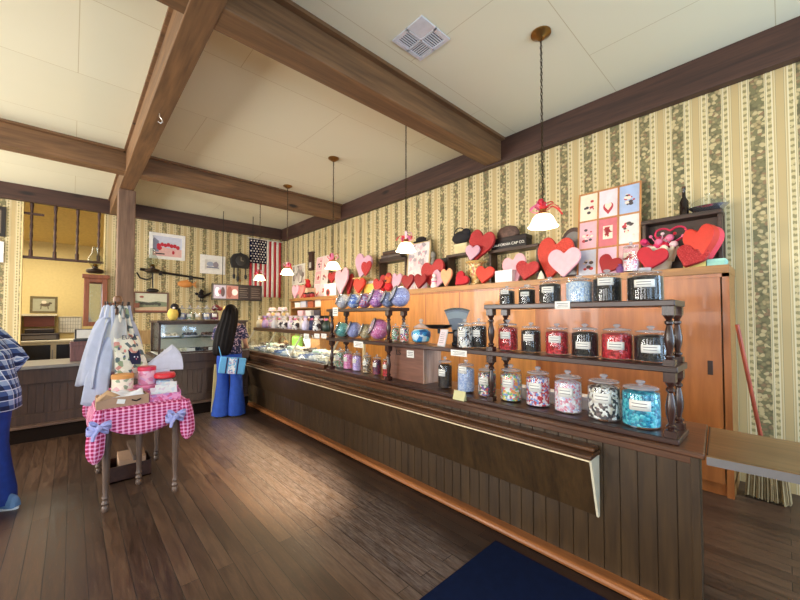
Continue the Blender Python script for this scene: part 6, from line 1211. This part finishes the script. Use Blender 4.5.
# ================================================================ people
M_SKIN = plain('skin', (206,150,122), .55); M_HAIR = plain('dark_brown_hair', (18,12,12), .6, spec=.15, var=.25); M_JEAN = plain('blue_denim', (36,76,170), .85, var=.12); M_JEAN2 = plain('deep_blue_denim', (26,52,128), .85, var=.12)
def body(name, J, E, Rr, parent, head, face=(0,1,0)):
    """J joints, E edges, Rr radii: grown with a skin modifier into one continuous surface, head added to the same mesh"""
    keys = list(J); idx = {k: i for i, k in enumerate(keys)}
    me = bpy.data.meshes.new(name); me.from_pydata([J[k] for k in keys], [(idx[a], idx[b]) for a, b in E], [])
    o = bpy.data.objects.new(name, me); C.objects.link(o); md = o.modifiers.new('skin', 'SKIN'); md.use_smooth_shade = True
    for k in keys:
        sv = me.skin_vertices[0].data[idx[k]]; r = Rr[k]; sv.radius = r if isinstance(r, tuple) else (r, r); sv.use_root = (k == 'pelvis')
    sb = o.modifiers.new('sub', 'SUBSURF'); sb.levels = 1; sb.render_levels = 1
    dg = bpy.context.evaluated_depsgraph_get(); dg.update(); ev = bpy.data.meshes.new_from_object(o.evaluated_get(dg)); bpy.data.objects.remove(o)
    hb = MB(); hc, hr, Mh = head
    def hf(u, v):
        a = 2*PI*u; b = -PI/2+PI*v; x = math.cos(b)*math.sin(a); y = math.cos(b)*math.cos(a); z = math.sin(b)
        r = Vector((x*.074, y*.094, z*.112)); jaw = 1-.28*max(0, -z); r.x *= jaw
        if y > 0: r.y += .018*math.exp(-(x/.18)**2-((z+.12)/.2)**2) - .010*math.exp(-((abs(x)-.38)/.16)**2-((z-.05)/.14)**2) + .007*math.exp(-(x/.3)**2-((z+.45)/.10)**2)
        return hc + Mh @ r
    hb.grid(hf, 28, 20, True)
    for s_ in (-1, 1): hb.ball(tuple(hc + Mh @ Vector((s_*.074, -.005, -.01))), (.012,.022,.03), 10, 7)
    hb.mi = 1
    for s_ in (-1, 1): hb.ball(tuple(hc + Mh @ Vector((s_*.030, .084, .010))), (.012,.008,.008), 8, 6)
    hb.mi = 2; hb.ball(tuple(hc + Mh @ Vector((0, .086, -.052))), (.022,.008,.007), 8, 6)
    bm = bmesh.new(); bm.from_mesh(ev); n0 = len(bm.faces)
    tmp = hb.build('tmp', [M_SKIN]); bm.from_mesh(tmp.data); bm.faces.ensure_lookup_table()
    for i, f in enumerate(bm.faces):
        f.smooth = True
        f.material_index = 0 if i < n0 else hb.m[i-n0]
    me2 = bpy.data.meshes.new(name); bm.to_mesh(me2); bm.free(); bpy.data.objects.remove(tmp)
    for mt_ in (M_SKIN, plain('eye_dark', (40,30,28), .2), plain('lip', (176,96,90), .5)): me2.materials.append(mt_)
    ob = bpy.data.objects.new(name, me2); C.objects.link(ob); ob.parent = parent; return ob
def V3(*a): return Vector(a)
def hand(J, E, Rr, wrist, d, side, pre, s=1.0, curl=.4):
    """palm and five fingers continuing from joint key wrist along direction d; side = thumb direction"""
    w = Vector(J[wrist]); d = Vector(d).normalized(); t = Vector(side); t = (t-d*t.dot(d)).normalized(); n = d.cross(t)
    J[pre+'palm'] = w+d*.045*s; Rr[pre+'palm'] = (.026*s,.017*s); E.append((wrist, pre+'palm'))
    for i, (off, ln) in enumerate(((.028,.068),(.010,.078),(-.009,.072),(-.027,.056))):
        b = w+d*.085*s+t*off*s; k0 = pre+'f%d' % i
        J[k0+'a'] = b; Rr[k0+'a'] = .0095*s; E.append((pre+'palm', k0+'a'))
        p = b; dd = d.copy()
        for q in range(2):
            dd = (dd*math.cos(curl)+n*math.sin(curl)).normalized(); p = p+dd*ln*.5*s; kk = k0+'bc'[q]; J[kk] = p; Rr[kk] = (.0085-.001*q)*s; E.append((k0+'a' if q == 0 else k0+'b', kk))
    b = w+d*.02*s+t*.03*s; J[pre+'ta'] = b; Rr[pre+'ta'] = .012*s; E.append((wrist, pre+'ta')); J[pre+'tb'] = b+(d*.6+t*.6+n*.2)*.035*s; Rr[pre+'tb'] = .010*s; E.append((pre+'ta', pre+'tb')); J[pre+'tc'] = J[pre+'tb']+(d*.9+t*.2+n*.2)*.028*s; Rr[pre+'tc'] = .0085*s; E.append((pre+'tb', pre+'tc'))
def ring(c, rx, ry, n=20, rot=0, ax=None, fold=0, nf=7, ph=0):
    c = Vector(c); out = []
    Mr = Matrix.Identity(3)
    if ax is not None:
        zc = Vector(ax).normalized(); xc = Vector((1,0,0)); xc = (xc - zc*xc.dot(zc)).normalized(); yc = zc.cross(xc); Mr = Matrix((xc, yc, zc)).transposed()
    for i in range(n):
        a = 2*PI*i/n; k = 1+fold*math.sin(nf*a+ph); out.append(c + Mr @ Vector((rx*k*math.cos(a), ry*k*math.sin(a), 0)))
    return out
def base_joints(h, shx=.165, hipx=.085, lean=Vector((0,0,0))):
    s = h/1.66; J = {}; R_ = {}; E = []
    def add(k, p, r, par=None):
        J[k] = Vector(p)*s; R_[k] = tuple(x*s for x in r) if isinstance(r, tuple) else r*s
        if par: E.append((par, k))
    add('pelvis', (0,0,.90), (.125,.10)); add('waist', Vector((0,0,1.04))+lean*.3, (.112,.085), 'pelvis'); add('chest', Vector((0,-.01,1.22))+lean*.7, (.13,.095), 'waist'); add('neckbase', Vector((0,-.02,1.36))+lean, (.065,.06), 'chest'); add('neck', Vector((0,.0,1.43))+lean*1.15, .048, 'neckbase'); add('headbase', Vector((0,.02,1.50))+lean*1.3, .055, 'neck')
    for sd, n in ((-1,'l'),(1,'r')):
        add(n+'hip', (sd*hipx,0,.86), .088, 'pelvis'); add(n+'knee', (sd*(hipx+.01),.01,.47), .058, n+'hip'); add(n+'ankle', (sd*(hipx+.02),-.02,.085), .038, n+'knee'); add(n+'ball', (sd*(hipx+.03),.10,.035), (.034,.026), n+'ankle'); add(n+'toe', (sd*(hipx+.035),.16,.026), (.026,.018), n+'ball')
        add(n+'sho', Vector((sd*shx,-.02,1.335))+lean, .052, 'neckbase')
    return J, E, R_, s, add
def shoe(parent, c, yaw, mat, sole, s=1.0):
    Mx = Matrix.Translation(c) @ Matrix.Rotation(yaw, 4, 'Z'); m = MB()
    rs = []
    for y, w, hh in ((-.10,.02,.05),(-.085,.036,.085),(-.03,.040,.10),(.03,.042,.085),(.10,.048,.06),(.155,.042,.045),(.185,.02,.03)): rs.append([Mx @ Vector((w*math.cos(a)*s, y*s, max(.014, .012+hh*s*max(0, math.sin(a))) )) for a in [2*PI*i/16 for i in range(16)]])
    m.rings(rs); sh = m.build('shoe', mat, parent, sub=1); m = MB(); m.prism([((.047-.012*(abs(t-.5)*1.2))*s*math.cos(2*PI*k/24), (.145*math.sin(2*PI*k/24)+.043)*s) for k in range(24) for t in [(k % 24)/24.]], .0, .018, Mx); m.build('sole', sole, sh)
def jeans(parent, J, s, mat, wide, hem, hipr=(.165,.125), top=1.0, lean=Vector((0,0,0))):
    m = MB(); m.rings([ring(Vector((0,0,top*s))+lean*.2, hipr[0]*.82*s, hipr[1]*.84*s, 24), ring((0,-.01*s,.93*s), hipr[0]*.98*s, hipr[1]*s, 24), ring((0,-.015*s,.86*s), hipr[0]*1.04*s, hipr[1]*1.06*s, 24), ring((0,-.01*s,.79*s), hipr[0]*1.0*s, hipr[1]*.98*s, 24), ring((0,-.005*s,.74*s), hipr[0]*.9*s, hipr[1]*.8*s, 24)])
    for n in 'lr':
        hp, kn, an = J[n+'hip'], J[n+'knee'], J[n+'ankle']
        m.rings([ring(hp+Vector((0,-.008,-.0)), .092*s, .112*s, 20), ring(hp.lerp(kn,.35), .092*s, .102*s, 20, fold=.02), ring(hp.lerp(kn,.75), .083*s, .088*s, 20, fold=.03), ring(kn, (.074+.25*(wide-.07))*s, (.078+.25*(wide-.07))*s, 20, fold=.04), ring(kn.lerp(an,.5), (.07+.6*(wide-.07))*s, (.075+.6*(wide-.07))*s, 20, fold=.05, ph=1), ring(kn.lerp(an,.85), wide*.96*s, wide*1.02*s, 20, fold=.05, ph=2), ring((an.x, an.y+.01, hem), wide*s, wide*1.1*s, 20, fold=.06, ph=2.5)])
    return m.build('jeans', mat, parent, smooth=70)
# ---- the woman at the far counter
W = thing('person', 'woman with very long dark hair, navy sprigged top and wide blue jeans', 'person', (1.77, 5.72, 0), rad(-28))
J, E, R_, s, add = base_joints(1.665, .155)
add('relb', (.215,.02,1.09), .036, 'rsho'); add('rwri', (.205,.22,1.00), .026, 'relb'); add('lelb', (-.20,.04,1.08), .036, 'lsho'); add('lwri', (-.13,.24,1.03), .026, 'lelb')
hand(J, E, R_, 'rwri', (-.1,.9,-.2), (-1,0,0), 'r'); hand(J, E, R_, 'lwri', (.2,.9,-.1), (1,0,0), 'l')
Mh = (Matrix.Rotation(rad(-22), 3, 'Z') @ Matrix.Rotation(rad(-16), 3, 'X')); hc = Vector((0,.035,1.545))*s
body('body', J, E, R_, W, (hc, 1, Mh))
jeans(W, J, s, M_JEAN, .125, .025, (.170,.130))
m = MB(); m.rings([ring((0,-.012,.93*s), .178, .142, 26, fold=.02), ring((0,-.005,1.02*s), .160, .125, 26, fold=.03), ring((0,-.005,1.12*s), .158, .122, 26), ring((0,-.01,1.24*s), .172, .125, 26), ring((0,-.015,1.325*s), .175, .098, 26), ring((0,-.02,1.375*s), .10, .075, 26), ring((0,-.01,1.395*s), .068, .062, 26)], caps=False)
for sd, n in ((-1,'l'),(1,'r')):
    a = J[n+'sho']; b = J[n+'elb']; d = b-a; m.rings([ring(a+Vector((-sd*.03,0,.02)), .05, .07, 16, ax=d+Vector((sd*.1,0,0))), ring(a+d*.15, .066, .072, 16, ax=d), ring(a+d*.5, .066, .07, 16, ax=d), ring(a+d*.72, .07, .073, 16, ax=d)], caps=False)
m.build('patterned_top', speck('navy_sprigged_fabric', [(30,32,66),(38,42,84),(26,28,58),(44,48,96),(30,32,66),(206,180,190),(34,38,76),(170,140,160)], 60, .85, 0), W, solid=.004, smooth=70)
m = MB(); hcl = hc
def cap(u, v):
    a = 2*PI*u; b = -.42+ (PI/2+.42)*v; r = Vector((math.cos(b)*math.sin(a)*.092, math.cos(b)*math.cos(a)*.112-.012, math.sin(b)*.128+.004))
    if r.y > .055 and b < .6: r.y = .055+.25*(r.y-.055)
    return hcl + Mh @ r
m.grid(cap, 26, 12, True)
rs = []
for z, rx, ry, yo, xo in ((1.62,.085,.085,-.01,.012),(1.55,.110,.092,-.03,.010),(1.45,.118,.082,-.062,-.002),(1.36,.132,.068,-.096,-.020),(1.24,.140,.060,-.126,-.044),(1.12,.138,.055,-.138,-.062),(1.02,.130,.048,-.146,-.074),(.95,.118,.038,-.15,-.082),(.925,.10,.026,-.152,-.085),(.915,.07,.012,-.152,-.085)):
    rs.append([Vector((xo*s+rx*s*(1+.05*math.sin(9*a+z*6))*math.cos(a), yo*s+ry*s*(1+.16*math.sin(13*a+z*3))*math.sin(a), z*s)) for a in [2*PI*i/40 for i in range(40)]])
m.rings(rs); m.build('long_hair', M_HAIR, W, smooth=80)
for n, x in (('l',-1),('r',1)): shoe(W, Vector((J[n+'ankle'].x, J[n+'ankle'].y+.0, 0)), rad(-8*x), plain('dark_shoe', (26,24,30), .5), plain('dark_sole', (50,46,46), .6))
# her shoulder bag
Mz = Matrix.Rotation(rad(-28), 4, 'Z'); bp = Vector((1.77,5.72,0)) + Mz.to_3x3() @ Vector((.075,-.205,.765))
bg_ = thing('shoulder_bag', 'pale blue striped square shoulder bag hanging at the back hip of the woman', 'bag', bp, rad(-20)); MBG = plain('sky_blue_canvas', (96,168,220), .7)
Mb = Matrix.Rotation(rad(7), 4, 'Y')
m = MB(); m.M = Mb; m.box(-.175,-.035,-.11,.175,.03,.13); m.build('bag_body', MBG, bg_, bevel=.02)
for x, w, c in ((-.075,.02,(40,30,84)),(.07,.02,(40,30,84))):
    m = MB(); m.M = Mb; m.box(x-w/2,-.0375,-.105,x+w/2,-.0345,.125); m.build('dark_stripe', plain('indigo_stripe', c, .7), bg_)
m = MB(); m.M = Mb; m.box(-.05,-.0372,-.105,.045,-.0345,.125); m.build('pattern_panel', speck('woven_panel', [(226,226,236),(150,130,190),(236,236,240),(120,190,230)], 60, .7, 0), bg_)
m = MB(); m.M = Mb
m.tube([(-.16,0,.12),(-.23,.06,.30),(-.25,.10,.50),(-.235,.16,.61)], .006, 8); m.build('strap', MBG, bg_)
# ---- the man cut by the left edge
Pm = thing('person', 'person in a blue and white plaid shirt and dark blue jeans at the left edge', 'person', (onZ(-7, 470, .3).x*0-.49, 4.12, 0), math.atan2(.80, .60))
J, E, R_, s, add = base_joints(1.76, .18, .085, Vector((0,.16,-.045)))
add('relb', (.222,-.03,1.085), .042, 'rsho'); add('rwri', (.19,.12,.86), .03, 'relb'); add('lelb', (-.24,.06,1.07), .042, 'lsho'); add('lwri', (-.17,.30,1.02), .03, 'lelb')
hand(J, E, R_, 'rwri', (-.2,.5,-.8), (0,.8,.5), 'r'); hand(J, E, R_, 'lwri', (.3,.9,0), (1,0,.2), 'l')
hc = Vector((0,.26,1.50))*s; Mh = Matrix.Rotation(rad(-28), 3, 'X')
body('body', J, E, R_, Pm, (hc, 1, Mh))
jeans(Pm, J, s, M_JEAN2, .105, .04, (.165,.14))
m = MB(); m.rings([ring((0,-.02,.74*s), .20, .185, 28, fold=.04), ring((0,-.02,.86*s), .195, .18, 28, fold=.03), ring((0,.01,1.02*s), .185, .165, 28, fold=.02), ring((0,.04,1.14*s), .192, .165, 28), ring((0,.10,1.25*s), .20, .15, 28), ring((0,.135,1.31*s), .18, .115, 28), ring((0,.16,1.35*s), .10, .085, 28), ring((0,.18,1.375*s), .072, .07, 28)], caps=False)
for sd, n in ((-1,'l'),(1,'r')):
    a = J[n+'sho']; b = J[n+'elb']; c = J[n+'wri']; d = b-a; e = c-b
    m.rings([ring(a+Vector((-sd*.03,0,.02)), .065, .085, 16, ax=d), ring(a+d*.3, .075, .082, 16, ax=d), ring(a+d*.75, .07, .074, 16, ax=d, fold=.04), ring(b, .066, .07, 16, ax=d+e), ring(b+e*.4, .058, .06, 16, ax=e, fold=.04), ring(b+e*.92, .048, .05, 16, ax=e)], caps=False)
m.build('plaid_shirt', plaid('blue_plaid'), Pm, solid=.004, smooth=70)
m = MB(); m.grid(lambda u, v: hc + Mh @ Vector((math.cos(-.2+(PI/2+.2)*v)*math.sin(2*PI*u)*.086, math.cos(-.2+(PI/2+.2)*v)*math.cos(2*PI*u)*.10-.016, math.sin(-.2+(PI/2+.2)*v)*.122)), 24, 10, True); m.build('short_hair', M_HAIR, Pm)
for n, x in (('l',-1),('r',1)): shoe(Pm, Vector((J[n+'ankle'].x, J[n+'ankle'].y-.055, 0)), rad(-6*x), plain('blue_grey_trainer', (96,130,170), .6), plain('white_sole', (220,222,226), .5), 1.12)
